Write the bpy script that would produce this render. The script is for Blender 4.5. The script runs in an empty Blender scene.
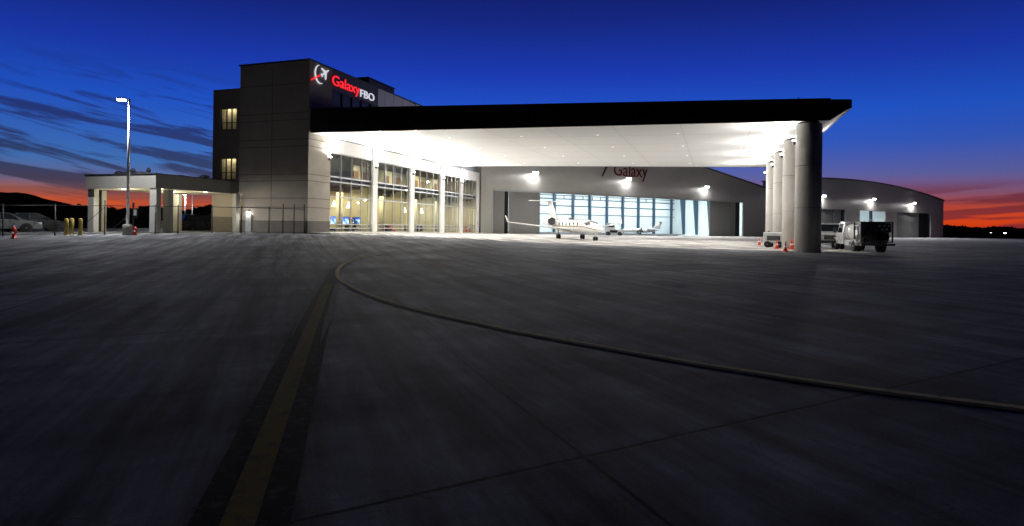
import bpy, math, random
from mathutils import Vector, Matrix
random.seed(7)
C = bpy.context.scene.collection
sc = bpy.context.scene
PI = math.pi
def S(t):
    t = max(0., min(1., t)); return t*t*(3-2*t)

# ------------------------------------------------------------ camera model
PSI, RHO = math.radians(18.8), math.radians(.8)
FOC, CX, CY, H = 597., 512., 225.3, 1.5
f3 = Vector((-math.sin(PSI), math.cos(PSI), 0)); r3 = Vector((math.cos(PSI), math.sin(PSI), 0)); u3 = Vector((0, 0, 1))
Rv = r3*math.cos(RHO)+u3*math.sin(RHO); Uv = u3*math.cos(RHO)-r3*math.sin(RHO)
def ray(x, y): return f3+Rv*((x-CX)/FOC)+Uv*((CY-y)/FOC)
def atD(x, y, D): return Vector((0, 0, H))+ray(x, y)*D
def atZ(x, y, z): d = ray(x, y); return atD(x, y, (z-H)/d.z)
def atX(x, y, X): d = ray(x, y); return atD(x, y, X/d.x)
def atPl(x, y, p, n):
    d = ray(x, y); return atD(x, y, (p[0]*n[0]+p[1]*n[1])/(d.x*n[0]+d.y*n[1]))
cd = bpy.data.cameras.new('camera'); cam = bpy.data.objects.new('camera', cd); C.objects.link(cam)
m = Matrix.Identity(4)
for i in range(3):
    m[i][0] = Rv[i]; m[i][1] = Uv[i]; m[i][2] = -f3[i]
m[2][3] = H
cam.matrix_world = m
cd.sensor_width = 36; cd.lens = FOC/1024*36; cd.shift_y = (CY-263)/1024; cd.clip_start = .05; cd.clip_end = 6000
sc.camera = cam

def g(x, y):
    return (.57*S((-x-3)/28)*S((y-12)/26)*(1-.52*S((y-46)/30))
            - .1*S((x-4)/40)*S((y-30)/60) - .08*S((x+10)/16)*S((y-30)/15)*(1-S((y-60)/30)))
def onground(x, y):   # pixel -> ground point by iteration
    z = 0.
    for _ in range(30):
        p = atZ(x, y, z); z = .5*z+.5*g(p.x, p.y)
    p.z = g(p.x, p.y); return p
def gD(x, D):
    p = atD(x, 235, D); p.z = g(p.x, p.y); return p

# ------------------------------------------------------------ materials
def lin(c):
    return tuple(((v/255)/12.92 if v/255 < .04045 else ((v/255+.055)/1.055)**2.4) for v in c)
MATS = {}
def mat(name, col, rough=.6, metal=0., var=.12, scale=3., bump=0., bscale=40., emit=None, estr=0., spec=.5, coat=0.):
    if name in MATS: return MATS[name]
    mt = bpy.data.materials.new(name); mt.use_nodes = True
    nt = mt.node_tree; n = nt.nodes; l = nt.links; b = n['Principled BSDF']
    b.inputs['Roughness'].default_value = rough; b.inputs['Metallic'].default_value = metal
    b.inputs['Specular IOR Level'].default_value = spec
    b.inputs['Coat Weight'].default_value = coat
    tc = n.new('ShaderNodeTexCoord')
    if var > 0:
        nz = n.new('ShaderNodeTexNoise'); nz.inputs['Scale'].default_value = scale; nz.inputs['Detail'].default_value = 6
        nz.inputs['Roughness'].default_value = .65
        l.new(tc.outputs['Object'], nz.inputs['Vector'])
        mr = n.new('ShaderNodeMapRange'); mr.inputs[1].default_value = .3; mr.inputs[2].default_value = .7
        mr.inputs[3].default_value = 1-var; mr.inputs[4].default_value = 1+var
        l.new(nz.outputs[0], mr.inputs[0])
        vm = n.new('ShaderNodeVectorMath'); vm.operation = 'SCALE'; vm.inputs[0].default_value = col
        l.new(mr.outputs[0], vm.inputs['Scale']); l.new(vm.outputs[0], b.inputs['Base Color'])
        r2 = n.new('ShaderNodeMapRange'); r2.inputs[1].default_value = .3; r2.inputs[2].default_value = .7
        r2.inputs[3].default_value = max(.02, rough-.08); r2.inputs[4].default_value = min(1, rough+.08)
        l.new(nz.outputs[0], r2.inputs[0]); l.new(r2.outputs[0], b.inputs['Roughness'])
    else:
        b.inputs['Base Color'].default_value = (*col, 1)
    if bump > 0:
        nb = n.new('ShaderNodeTexNoise'); nb.inputs['Scale'].default_value = bscale; nb.inputs['Detail'].default_value = 4
        l.new(tc.outputs['Object'], nb.inputs['Vector'])
        bp = n.new('ShaderNodeBump'); bp.inputs['Strength'].default_value = bump; bp.inputs['Distance'].default_value = .02
        l.new(nb.outputs[0], bp.inputs['Height']); l.new(bp.outputs[0], b.inputs['Normal'])
    if emit:
        b.inputs['Emission Color'].default_value = (*emit, 1); b.inputs['Emission Strength'].default_value = estr
    MATS[name] = mt; return mt
def ribbed(name, col, axis='X', freq=3., rough=.45, metal=.3, depth=.5, var=.06):
    mt = mat(name, col, rough, metal, var, .4)
    n = mt.node_tree.nodes; l = mt.node_tree.links; b = n['Principled BSDF']
    tc = n.new('ShaderNodeTexCoord'); w = n.new('ShaderNodeTexWave'); w.bands_direction = axis
    w.inputs['Scale'].default_value = freq; w.inputs['Detail'].default_value = 0
    l.new(tc.outputs['Object'], w.inputs['Vector'])
    bp = n.new('ShaderNodeBump'); bp.inputs['Strength'].default_value = depth; bp.inputs['Distance'].default_value = .03
    l.new(w.outputs['Fac'], bp.inputs['Height']); l.new(bp.outputs[0], b.inputs['Normal'])
    return mt
def glassmat(name, tint=(.85, .92, .9), refl=1.45, rough=0.):
    mt = bpy.data.materials.new(name); mt.use_nodes = True; nt = mt.node_tree; n = nt.nodes; l = nt.links
    n.remove(n['Principled BSDF']); o = n['Material Output']
    tr = n.new('ShaderNodeBsdfTransparent'); tr.inputs[0].default_value = (*tint, 1)
    gl = n.new('ShaderNodeBsdfGlossy'); gl.inputs['Roughness'].default_value = rough
    lw = n.new('ShaderNodeLayerWeight'); lw.inputs[0].default_value = .5
    pw_ = n.new('ShaderNodeMath'); pw_.operation = 'POWER'; l.new(lw.outputs['Facing'], pw_.inputs[0]); pw_.inputs[1].default_value = 4.
    fr = n.new('ShaderNodeMapRange'); fr.inputs[3].default_value = .05; fr.inputs[4].default_value = .85; l.new(pw_.outputs[0], fr.inputs[0])
    mx = n.new('ShaderNodeMixShader'); l.new(fr.outputs[0], mx.inputs[0]); l.new(tr.outputs[0], mx.inputs[1]); l.new(gl.outputs[0], mx.inputs[2])
    l.new(mx.outputs[0], o.inputs[0]); MATS[name] = mt; return mt

TAN = mat('tan_precast', (.37, .33, .275), .8, var=.1, scale=.7, bump=.15, bscale=30)
TAND = mat('grey_base_masonry', (.13, .12, .107), .85, var=.15, scale=2)
JOINT = mat('reveal_joint', (.14, .13, .11), .9, var=0)
WHITEW = mat('white_panel', (.82, .81, .78), .55, var=.05, scale=.6)
SOFF = mat('soffit_white', (.8, .8, .79), .6, var=.025, scale=.5)
FASC = mat('black_fascia', (.012, .012, .014), .4, metal=.2, var=.2, scale=1.5)
COLM = mat('painted_concrete', (.7, .67, .62), .75, var=.07, scale=1.2, bump=.12, bscale=25)
GREYP = mat('grey_metal_panel', (.2, .205, .22), .5, metal=.2, var=.06)
DARKP = mat('dark_metal_panel', (.03, .032, .04), .45, metal=.3, var=.15)
FRAME = mat('aluminium_frame', (.38, .38, .37), .4, metal=.5, var=.06)
GLASS = glassmat('window_glass'); DGLASS = glassmat('dark_tinted_glass', (.25, .3, .36), 1.7)
CARGL = mat('vehicle_glass', (.015, .018, .022), .06, var=0, spec=.8)
HANG = ribbed('hangar_metal_siding', (.46, .45, .41), 'X', 3.2, rough=.42, metal=.35, depth=.6)
HDOOR = ribbed('hangar_door_siding', (.24, .24, .225), 'X', 2.2, rough=.5, metal=.3, depth=.5)
BLACK = mat('black_gap', (.008, .008, .009), .8, var=0)
HROOF = mat('hangar_roof', (.12, .12, .12), .5, metal=.4)
LINER = mat('hangar_white_liner', (.77, .86, .87), .5, var=.04, scale=.4)
BLUEST = mat('blue_steel', (.05, .095, .14), .45, metal=.3, var=.1)
HFLOOR = mat('hangar_epoxy_floor', (.6, .62, .6), .25, var=.05)
INTW = mat('interior_tan_wall', (.6, .54, .39), .8, var=.08, scale=1)
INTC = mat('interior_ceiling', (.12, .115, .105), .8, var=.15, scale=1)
INTF = mat('interior_floor', (.35, .3, .24), .3, var=.12)
WOOD = mat('interior_wood', (.28, .15, .07), .5, var=.2, scale=4)
RUB = mat('rubber', (.015, .015, .015), .85, var=.15)
RIM = mat('wheel_rim', (.5, .5, .5), .3, metal=.8, var=.05)
WPAINT = mat('white_vehicle_paint', (.6, .6, .6), .3, var=.05, scale=2, coat=.5)
SILV = mat('silver_paint', (.2, .205, .21), .3, metal=.6, var=.05, coat=.6)
DARKC = mat('dark_paint', (.03, .032, .04), .3, metal=.3, var=.05, coat=.6)
STEELD = mat('dark_steel', (.09, .09, .095), .5, metal=.6, var=.2, scale=8)
STEEL = mat('galvanised_steel', (.45, .46, .47), .45, metal=.7, var=.12, scale=6)
YEL = mat('yellow_bollard_paint', (.42, .31, .06), .5, var=.15, scale=5)
REDP = mat('red_paint', (.55, .03, .02), .45, var=.12, scale=6)
ORNG = mat('cone_orange', (.9, .09, .03), .5, var=.1, scale=8)
WSTR = mat('white_stripe', (.85, .85, .85), .4, var=.04)
CONCB = mat('lamp_base_concrete', (.3, .29, .27), .85, var=.15, scale=4)
ACW = mat('aircraft_white', (.82, .82, .8), .2, var=.03, scale=1, coat=.6)
ACG = mat('aircraft_stripe', (.25, .2, .12), .3, var=.05)
BLUEP = mat('blue_cover', (.05, .12, .35), .6, var=.1)
BARK = mat('bark', (.04, .03, .02), .9, var=.2)
LEAF = mat('dark_foliage', (.02, .028, .014), .8, spec=0., var=.4, scale=.3)
def em(name, col, s): return mat(name, (.05, .05, .05), .5, var=0, emit=col, estr=s)
LAMPW = em('lamp_lens', (1, .97, 1), 22.); LAMPS = em('sconce_lens', (1, .96, .9), 30.)
DOWNE = em('downlight_lens', (1, .95, .85), 3.5); PENDE = em('pendant_glow', (1, .85, .6), 3.2)
STREETE = em('street_lens', (.93, .96, 1), 40.)
REDE = em('red_letter_glow', (1, .02, .03), 1.15); WHE = em('white_letter_glow', (.85, .88, 1), .75)
def tvmat(name, sc_):
    mt = bpy.data.materials.new(name); mt.use_nodes = True; n = mt.node_tree.nodes; l = mt.node_tree.links; b = n['Principled BSDF']
    b.inputs['Base Color'].default_value = (.01, .01, .01, 1); b.inputs['Roughness'].default_value = .2
    tc = n.new('ShaderNodeTexCoord'); nz = n.new('ShaderNodeTexNoise'); nz.inputs['Scale'].default_value = sc_
    cr = n.new('ShaderNodeValToRGB'); e = cr.color_ramp.elements; e[0].position = .42; e[0].color = (.03, .1, .6, 1); e[1].position = .58; e[1].color = (.5, .8, 1, 1)
    l.new(tc.outputs['Object'], nz.inputs[0]); l.new(nz.outputs[0], cr.inputs[0]); l.new(cr.outputs[0], b.inputs['Emission Color'])
    b.inputs['Emission Strength'].default_value = 2.6; return mt
TVM = tvmat('screen_picture', 2.2)

# ------------------------------------------------------------ mesh helpers
class MB:
    def __init__(s, off=(0, 0, 0), M=None):
        s.v = []; s.f = []; s.mi = []; s.sm = []; s.o = Vector(off); s.M = M
    def add(s, vs, fs, mi=0, smooth=False):
        k = len(s.v)
        for p in vs:
            p = Vector(p)
            if s.M is not None: p = s.M @ p
            s.v.append(p-s.o)
        for q in fs: s.f.append([k+i for i in q]); s.mi.append(mi); s.sm.append(smooth)
        return s
    def box(s, x0, x1, y0, y1, z0, z1, mi=0):
        if x0 > x1: x0, x1 = x1, x0
        if y0 > y1: y0, y1 = y1, y0
        vs = [(x, y, z) for z in (z0, z1) for y in (y0, y1) for x in (x0, x1)]
        return s.add(vs, [(0, 2, 3, 1), (4, 5, 7, 6), (0, 1, 5, 4), (2, 6, 7, 3), (0, 4, 6, 2), (1, 3, 7, 5)], mi)
    def bbox(s, x0, x1, y0, y1, z0, z1, b=.03, mi=0):   # box with chamfered vertical+horizontal edges
        cx, cy, cz = (x0+x1)/2, (y0+y1)/2, (z0+z1)/2; hx, hy, hz = abs(x1-x0)/2, abs(y1-y0)/2, abs(z1-z0)/2
        rings = []
        for z, i in ((cz-hz, b), (cz-hz+b, 0), (cz+hz-b, 0), (cz+hz, b)):
            X, Y = hx-i, hy-i; c = b
            rings.append([(cx+a, cy+d, z) for a, d in ((-X+c, -Y), (X-c, -Y), (X, -Y+c), (X, Y-c), (X-c, Y), (-X+c, Y), (-X, Y-c), (-X, -Y+c))])
        return s.rings(rings, True, mi, False)
    def rings(s, rings, cap=True, mi=0, smooth=True, close=True):
        n = len(rings[0]); vs = [p for r in rings for p in r]; fs = []
        for i in range(len(rings)-1):
            for j in range(n if close else n-1):
                k = (j+1) % n; fs.append((i*n+j, i*n+k, (i+1)*n+k, (i+1)*n+j))
        s.add(vs, fs, mi, smooth)
        if cap:
            s.add(rings[0], [tuple(reversed(range(n)))], mi); s.add(rings[-1], [tuple(range(n))], mi)
        return s
    def prism(s, poly, z0, z1, mi=0):
        n = len(poly); vs = [(p[0], p[1], z0) for p in poly]+[(p[0], p[1], z1) for p in poly]
        fs = [tuple(reversed(range(n))), tuple(range(n, 2*n))]+[(i, (i+1) % n, n+(i+1) % n, n+i) for i in range(n)]
        return s.add(vs, fs, mi)
    def ext(s, poly, d, mi=0):   # extrude 3D polygon by vector
        n = len(poly); d = Vector(d); vs = [Vector(p) for p in poly]; vs += [p+d for p in vs]
        fs = [tuple(reversed(range(n))), tuple(range(n, 2*n))]+[(i, (i+1) % n, n+(i+1) % n, n+i) for i in range(n)]
        return s.add(vs, fs, mi)
    def tube(s, a, b, r, r2=None, n=12, mi=0, cap=True):
        a = Vector(a); b = Vector(b); r2 = r if r2 is None else r2; d = (b-a).normalized()
        x = d.orthogonal().normalized(); y = d.cross(x)
        rg = [[p+(x*math.cos(t)+y*math.sin(t))*R for t in [2*PI*i/n for i in range(n)]] for p, R in ((a, r), (b, r2))]
        return s.rings(rg, cap, mi)
    def pipe(s, pts, r, n=8, mi=0):
        for a, b in zip(pts, pts[1:]): s.tube(a, b, r, n=n, mi=mi)
        return s
    def lathe(s, c, prof, n=24, mi=0, axis='z', cap=True):
        c = Vector(c); rg = []
        for r, h in prof:
            rr = []
            for i in range(n):
                t = 2*PI*i/n; a, b = math.cos(t)*r, math.sin(t)*r
                rr.append(c+Vector({'z': (a, b, h), 'x': (h, a, b), 'y': (b, h, a)}[axis]))
            rg.append(rr)
        return s.rings(rg, cap, mi)
    def build(s, name, mats, parent=None):
        me = bpy.data.meshes.new(name); me.from_pydata([tuple(p) for p in s.v], [], s.f)
        if not isinstance(mats, (list, tuple)): mats = [mats]
        for q in mats: me.materials.append(q)
        me.polygons.foreach_set('material_index', s.mi); me.polygons.foreach_set('use_smooth', s.sm)
        import bmesh
        bm = bmesh.new(); bm.from_mesh(me); bmesh.ops.remove_doubles(bm, verts=bm.verts, dist=1e-5)
        bmesh.ops.recalc_face_normals(bm, faces=bm.faces); bm.to_mesh(me); bm.free()
        me.update(); o = bpy.data.objects.new(name, me); C.objects.link(o)
        if parent: o.parent = parent
        return o
def tag(o, label=None, cat=None, group=None, kind=None):
    if label: o['label'] = label
    if cat: o['category'] = cat
    if group: o['group'] = group
    if kind: o['kind'] = kind
    return o
def empty(name, loc, rz=0, label=None, cat=None, group=None):
    o = bpy.data.objects.new(name, None); C.objects.link(o); o.location = loc; o.rotation_euler = (0, 0, rz); o.empty_display_size = .3
    return tag(o, label, cat, group)
def kids(o): return [c for c in bpy.data.objects if c.parent == o]
def copy_tree(o, parent=None):
    ch = kids(o); c = o.copy(); C.objects.link(c)
    if parent: c.parent = parent
    for q in ch: copy_tree(q, c)
    return c
def light(kind, loc, power, color=(1, 1, 1), parent=None, direction=None, **kw):
    ld = bpy.data.lights.new('light', kind); ld.energy = power; ld.color = color
    for k, v in kw.items(): setattr(ld, k, v)
    o = bpy.data.objects.new('light', ld); C.objects.link(o); o.location = loc
    if direction is not None: o.rotation_euler = Vector(direction).to_track_quat('-Z', 'Y').to_euler()
    if parent: o.parent = parent
    return o

# ------------------------------------------------------------ sky
w = bpy.data.worlds.new('World'); sc.world = w; w.use_nodes = True
nt = w.node_tree; N = nt.nodes; L = nt.links; bg = N['Background']
def nd(t, **kw):
    q = N.new(t)
    for k, v in kw.items(): setattr(q, k, v)
    return q
def mth(op, a, b=None, c=None, clamp=False):
    q = nd('ShaderNodeMath', operation=op); q.use_clamp = clamp
    for i, v in enumerate((a, b, c)):
        if v is None: continue
        if isinstance(v, (int, float)): q.inputs[i].default_value = v
        else: L.new(v, q.inputs[i])
    return q.outputs[0]
def mrange(v, a, b, c=0., d=1., smooth=True):
    q = nd('ShaderNodeMapRange'); q.interpolation_type = 'SMOOTHSTEP' if smooth else 'LINEAR'
    for i, k in enumerate((a, b, c, d)): q.inputs[i+1].default_value = k
    L.new(v, q.inputs[0]); return q.outputs[0]
def dot(v, vec):
    q = nd('ShaderNodeVectorMath', operation='DOT_PRODUCT'); L.new(v, q.inputs[0]); q.inputs[1].default_value = vec; return q.outputs['Value']
def ramp(v, stops, interp='LINEAR'):
    q = nd('ShaderNodeValToRGB'); q.color_ramp.interpolation = interp; e = q.color_ramp.elements
    while len(e) < len(stops): e.new(.5)
    for el, (p, c) in zip(e, stops): el.position = p; el.color = (*c, 1)
    L.new(v, q.inputs[0]); return q.outputs[0]
def mix(fac, a, b):
    q = nd('ShaderNodeMix', data_type='RGBA')
    if isinstance(fac, (int, float)): q.inputs[0].default_value = fac
    else: L.new(fac, q.inputs[0])
    for i, v in ((6, a), (7, b)):
        if isinstance(v, tuple): q.inputs[i].default_value = (*v, 1)
        else: L.new(v, q.inputs[i])
    return q.outputs[2]
tc = nd('ShaderNodeTexCoord'); dv = tc.outputs['Generated']
fw = dot(dv, f3); lt = dot(dv, r3); zz = dot(dv, (0, 0, 1))
el = mth('MULTIPLY', mth('ARCSINE', zz), 180/PI)       # degrees
az = mth('ARCTAN2', lt, fw)                              # radians, 0 = ahead
e01 = mth('POWER', mth('DIVIDE', mth('MAXIMUM', el, 0.), 90., clamp=True), .5)
def st(lst): return [(math.sqrt(d/90), lin(c)) for d, c in lst]
hi = [(10, (34, 87, 205)), (14, (28, 59, 176)), (19, (21, 38, 126)), (23, (16, 28, 98)), (30, (9, 16, 58)), (45, (5, 9, 34)), (90, (3, 6, 24))]
left = ramp(e01, st([(0, (185, 66, 38)), (1.5, (222, 92, 48)), (2.3, (168, 98, 86)), (3.2, (108, 110, 150)), (4.8, (68, 118, 190))]+hi))
right = ramp(e01, st([(0, (205, 42, 14)), (1., (230, 74, 26)), (2., (188, 74, 60)), (3., (138, 88, 116)), (4.6, (96, 100, 166)), (7.2, (54, 92, 194))]+hi))
azm = mrange(az, -.45, .5)
sky = mix(azm, left, right)
# cloud streaks on the left, drifting down to the right
cv = nd('ShaderNodeCombineXYZ'); er = mth('MULTIPLY', el, PI/180)
L.new(mth('MULTIPLY', az, 5.), cv.inputs[0]); L.new(mth('MULTIPLY', mth('ADD', er, mth('MULTIPLY', az, .17)), 46.), cv.inputs[1])
n1 = nd('ShaderNodeTexNoise'); n1.inputs['Scale'].default_value = 1.; n1.inputs['Detail'].default_value = 8; n1.inputs['Roughness'].default_value = .6; n1.inputs['Distortion'].default_value = .5
L.new(cv.outputs[0], n1.inputs['Vector'])
c1 = mrange(n1.outputs[0], .465, .575)
c1 = mth('MULTIPLY', c1, mrange(az, -.12, -.42)); c1 = mth('MULTIPLY', c1, mrange(el, 14., 8.)); c1 = mth('MULTIPLY', c1, mrange(el, 1.4, 3.2, .25, .8))
ccol = ramp(e01, st([(0, (66, 44, 48)), (2, (66, 58, 72)), (5, (48, 48, 80)), (9, (36, 42, 100)), (16, (26, 42, 112))]))
sky = mix(c1, sky, ccol)
cv2 = nd('ShaderNodeCombineXYZ'); L.new(mth('MULTIPLY', az, 4.5), cv2.inputs[0]); L.new(mth('MULTIPLY', mth('SUBTRACT', er, mth('MULTIPLY', az, .05)), 62.), cv2.inputs[1]); cv2.inputs[2].default_value = 9.1
n2 = nd('ShaderNodeTexNoise'); n2.inputs['Scale'].default_value = 1.3; n2.inputs['Detail'].default_value = 5; n2.inputs['Roughness'].default_value = .5
L.new(cv2.outputs[0], n2.inputs['Vector'])
c2 = mth('MULTIPLY', mrange(n2.outputs[0], .42, .54), mrange(el, 4.2, 2.6)); c2 = mth('MULTIPLY', c2, mrange(azm, 0., 1., .22, .75))
ccol2 = mix(azm, lin((84, 58, 76)), lin((112, 44, 58)))
sky = mix(c2, sky, ccol2)
# overall: dusk side ahead, night behind; ground dark
k = mth('MULTIPLY', mrange(fw, -.1, .55, .04, 1.), mrange(el, -1.5, -.2, .0, 1.))
k = mth('MULTIPLY', k, mrange(mth('ABSOLUTE', az), .15, .85, 1., .8))
vs = nd('ShaderNodeVectorMath', operation='SCALE'); L.new(sky, vs.inputs[0]); L.new(k, vs.inputs['Scale'])
L.new(vs.outputs[0], bg.inputs[0]); bg.inputs[1].default_value = 1.

# ------------------------------------------------------------ ground
def concrete(mname='apron_concrete', tint=(.125, .128, .136)):
    mt = bpy.data.materials.new(mname); mt.use_nodes = True; nt = mt.node_tree; n = nt.nodes; l = nt.links; b = n['Principled BSDF']
    def M(op, a, bb=None, c=None):
        q = n.new('ShaderNodeMath'); q.operation = op
        for i, v in enumerate((a, bb, c)):
            if v is None: continue
            if isinstance(v, (int, float)): q.inputs[i].default_value = v
            else: l.new(v, q.inputs[i])
        return q.outputs[0]
    def MR(v, a, bb, c, d):
        q = n.new('ShaderNodeMapRange')
        for i, kk in enumerate((a, bb, c, d)): q.inputs[i+1].default_value = kk
        l.new(v, q.inputs[0]); return q.outputs[0]
    g_ = n.new('ShaderNodeNewGeometry'); P = g_.outputs['Position']
    def D(vec):
        q = n.new('ShaderNodeVectorMath'); q.operation = 'DOT_PRODUCT'; l.new(P, q.inputs[0]); q.inputs[1].default_value = vec; return q.outputs['Value']
    tA, tB = math.radians(48.7), math.radians(129.5)
    nA = (-math.sin(tA), math.cos(tA), 0); nB = (-math.sin(tB), math.cos(tB), 0)
    oA = nA[0]*-.79+nA[1]*3.83; oB = nB[0]*-.79+nB[1]*3.83
    sp = 6.1
    a = M('DIVIDE', M('SUBTRACT', D(nA), oA), sp); bq = M('DIVIDE', M('SUBTRACT', D(nB), oB), sp)
    def dist(v): return M('MULTIPLY', M('ABSOLUTE', M('SUBTRACT', v, M('ROUND', v))), sp)
    wob = n.new('ShaderNodeTexNoise'); wob.inputs['Scale'].default_value = 3; wob.inputs['Detail'].default_value = 3; l.new(P, wob.inputs['Vector'])
    jd = M('ADD', M('MINIMUM', dist(a), dist(bq)), M('MULTIPLY', M('SUBTRACT', wob.outputs[0], .5), .012))
    joint = MR(jd, .007, .024, 1, 0)
    halo = MR(jd, .0, .16, .16, 0)
    cell = n.new('ShaderNodeCombineXYZ'); l.new(M('FLOOR', a), cell.inputs[0]); l.new(M('FLOOR', bq), cell.inputs[1])
    wn = n.new('ShaderNodeTexWhiteNoise'); wn.noise_dimensions = '3D'; l.new(cell.outputs[0], wn.inputs['Vector'])
    big = n.new('ShaderNodeTexNoise'); big.inputs['Scale'].default_value = .35; big.inputs['Detail'].default_value = 8; big.inputs['Roughness'].default_value = .62; l.new(P, big.inputs['Vector'])
    fine = n.new('ShaderNodeTexNoise'); fine.inputs['Scale'].default_value = 38; fine.inputs['Detail'].default_value = 5; fine.inputs['Roughness'].default_value = .7; l.new(P, fine.inputs['Vector'])
    # tyre / drag streaks along the taxi direction
    cx = n.new('ShaderNodeCombineXYZ'); l.new(M('MULTIPLY', D(nB), 2.1), cx.inputs[0]); l.new(M('MULTIPLY', D(nA), .13), cx.inputs[1])
    stn = n.new('ShaderNodeTexNoise'); stn.inputs['Scale'].default_value = 1.; stn.inputs['Detail'].default_value = 10; stn.inputs['Roughness'].default_value = .6; l.new(cx.outputs[0], stn.inputs['Vector'])
    cy = n.new('ShaderNodeCombineXYZ'); l.new(M('MULTIPLY', D(nA), 1.3), cy.inputs[0]); l.new(M('MULTIPLY', D(nB), .12), cy.inputs[1])
    st2 = n.new('ShaderNodeTexNoise'); st2.inputs['Scale'].default_value = 1.; st2.inputs['Detail'].default_value = 6; st2.inputs['Roughness'].default_value = .6; l.new(cy.outputs[0], st2.inputs['Vector'])
    v = MR(big.outputs[0], .36, .64, .62, 1.38)
    v = M('MULTIPLY', v, MR(wn.outputs['Value'], 0, 1, .86, 1.12))
    v = M('MULTIPLY', v, MR(stn.outputs[0], .39, .61, .45, 1.55))
    v = M('MULTIPLY', v, MR(st2.outputs[0], .38, .62, .78, 1.25))
    v = M('MULTIPLY', v, MR(fine.outputs[0], .25, .75, .72, 1.28))
    med = n.new('ShaderNodeTexNoise'); med.inputs['Scale'].default_value = 2.4; med.inputs['Detail'].default_value = 9; med.inputs['Roughness'].default_value = .7; l.new(P, med.inputs['Vector'])
    v = M('MULTIPLY', v, MR(med.outputs[0], .35, .68, .74, 1.22))
    stain = n.new('ShaderNodeTexNoise'); stain.inputs['Scale'].default_value = 1.1; stain.inputs['Detail'].default_value = 3; stain.inputs['Distortion'].default_value = 1.2; l.new(P, stain.inputs['Vector'])
    v = M('MULTIPLY', v, MR(stain.outputs[0], .66, .74, 1., .62))
    c7 = n.new('ShaderNodeCombineXYZ'); l.new(M('MULTIPLY', D(nB), 9.), c7.inputs[0]); l.new(M('MULTIPLY', D(nA), .7), c7.inputs[1])
    s7 = n.new('ShaderNodeTexNoise'); s7.inputs['Scale'].default_value = 1.; s7.inputs['Detail'].default_value = 6; s7.inputs['Roughness'].default_value = .65; l.new(c7.outputs[0], s7.inputs['Vector'])
    v = M('MULTIPLY', v, MR(s7.outputs[0], .32, .68, .7, 1.3))
    tm = M('MULTIPLY', MR(stn.outputs[0], .5, .6, 0, 1), MR(s7.outputs[0], .56, .66, 0, .35)); v = M('MULTIPLY', v, M('SUBTRACT', 1., tm))
    vor = n.new('ShaderNodeTexVoronoi'); vor.feature = 'DISTANCE_TO_EDGE'; vor.inputs['Scale'].default_value = .13; 
    wv = n.new('ShaderNodeVectorMath'); wv.operation = 'ADD'; l.new(P, wv.inputs[0]); sc_ = n.new('ShaderNodeVectorMath'); sc_.operation = 'SCALE'; sc_.inputs['Scale'].default_value = 1.6; l.new(stain.outputs[1], sc_.inputs[0]); l.new(sc_.outputs[0], wv.inputs[1]); l.new(wv.outputs[0], vor.inputs['Vector'])
    v = M('MULTIPLY', v, MR(vor.outputs['Distance'], .0, .0012, .55, 1.))
    v = M('MULTIPLY', v, M('SUBTRACT', 1., halo)); v = M('MULTIPLY', v, M('SUBTRACT', 1., M('MULTIPLY', joint, .96)))
    vm = n.new('ShaderNodeVectorMath'); vm.operation = 'SCALE'; vm.inputs[0].default_value = tint; l.new(v, vm.inputs['Scale'])
    l.new(vm.outputs[0], b.inputs['Base Color'])
    l.new(MR(big.outputs[0], .3, .7, .9, .72), b.inputs['Roughness'])
    b.inputs['Specular IOR Level'].default_value = .04
    bp = n.new('ShaderNodeBump'); bp.inputs['Strength'].default_value = .35; bp.inputs['Distance'].default_value = .006
    hh = M('SUBTRACT', fine.outputs[0], M('MULTIPLY', joint, .4)); l.new(hh, bp.inputs['Height']); l.new(bp.outputs[0], b.inputs['Normal'])
    return mt
APR = concrete()
def sheet(name, xs, ys, zf, m_, kind='structure', label=None):
    mb = MB(); n = len(xs); vs = [(x, y, zf(x, y)) for y in ys for x in xs]
    fs = [(j*n+i, j*n+i+1, (j+1)*n+i+1, (j+1)*n+i) for j in range(len(ys)-1) for i in range(n-1)]
    mb.add(vs, fs, 0, True); o = mb.build(name, m_); return tag(o, label, kind=kind)
def fr(a, b, st_): 
    n = max(1, int(round((b-a)/st_))); return [a+(b-a)*i/n for i in range(n+1)]
GRASS = mat('dark_grass', (.012, .014, .008), .95, spec=0., var=.5, scale=.08)
sheet('ground', [-3000, -800, -300, -150]+fr(-100, 200, 10)+[300, 800, 3000], [-300, -100]+fr(-60, 220, 10)+[400, 1000, 3500], lambda x, y: g(x, y)-.06, GRASS)
sheet('apron', fr(-62, 130, 2), fr(-40, 184, 2), g, APR)

LITPAVE = concrete('painted_lamplight_concrete', (.42, .4, .37))  # paler ground colour stands in for lamplight under the canopy
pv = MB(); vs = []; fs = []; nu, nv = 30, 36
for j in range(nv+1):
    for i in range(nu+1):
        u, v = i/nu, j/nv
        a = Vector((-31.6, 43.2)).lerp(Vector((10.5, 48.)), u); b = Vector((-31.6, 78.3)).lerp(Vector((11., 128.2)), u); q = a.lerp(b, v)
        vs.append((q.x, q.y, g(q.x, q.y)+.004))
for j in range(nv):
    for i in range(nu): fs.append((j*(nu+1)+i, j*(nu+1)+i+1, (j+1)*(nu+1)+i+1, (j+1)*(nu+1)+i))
pv.add(vs, fs, 0, True); tag(pv.build('painted_light_pavement', LITPAVE), kind='structure')
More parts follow.
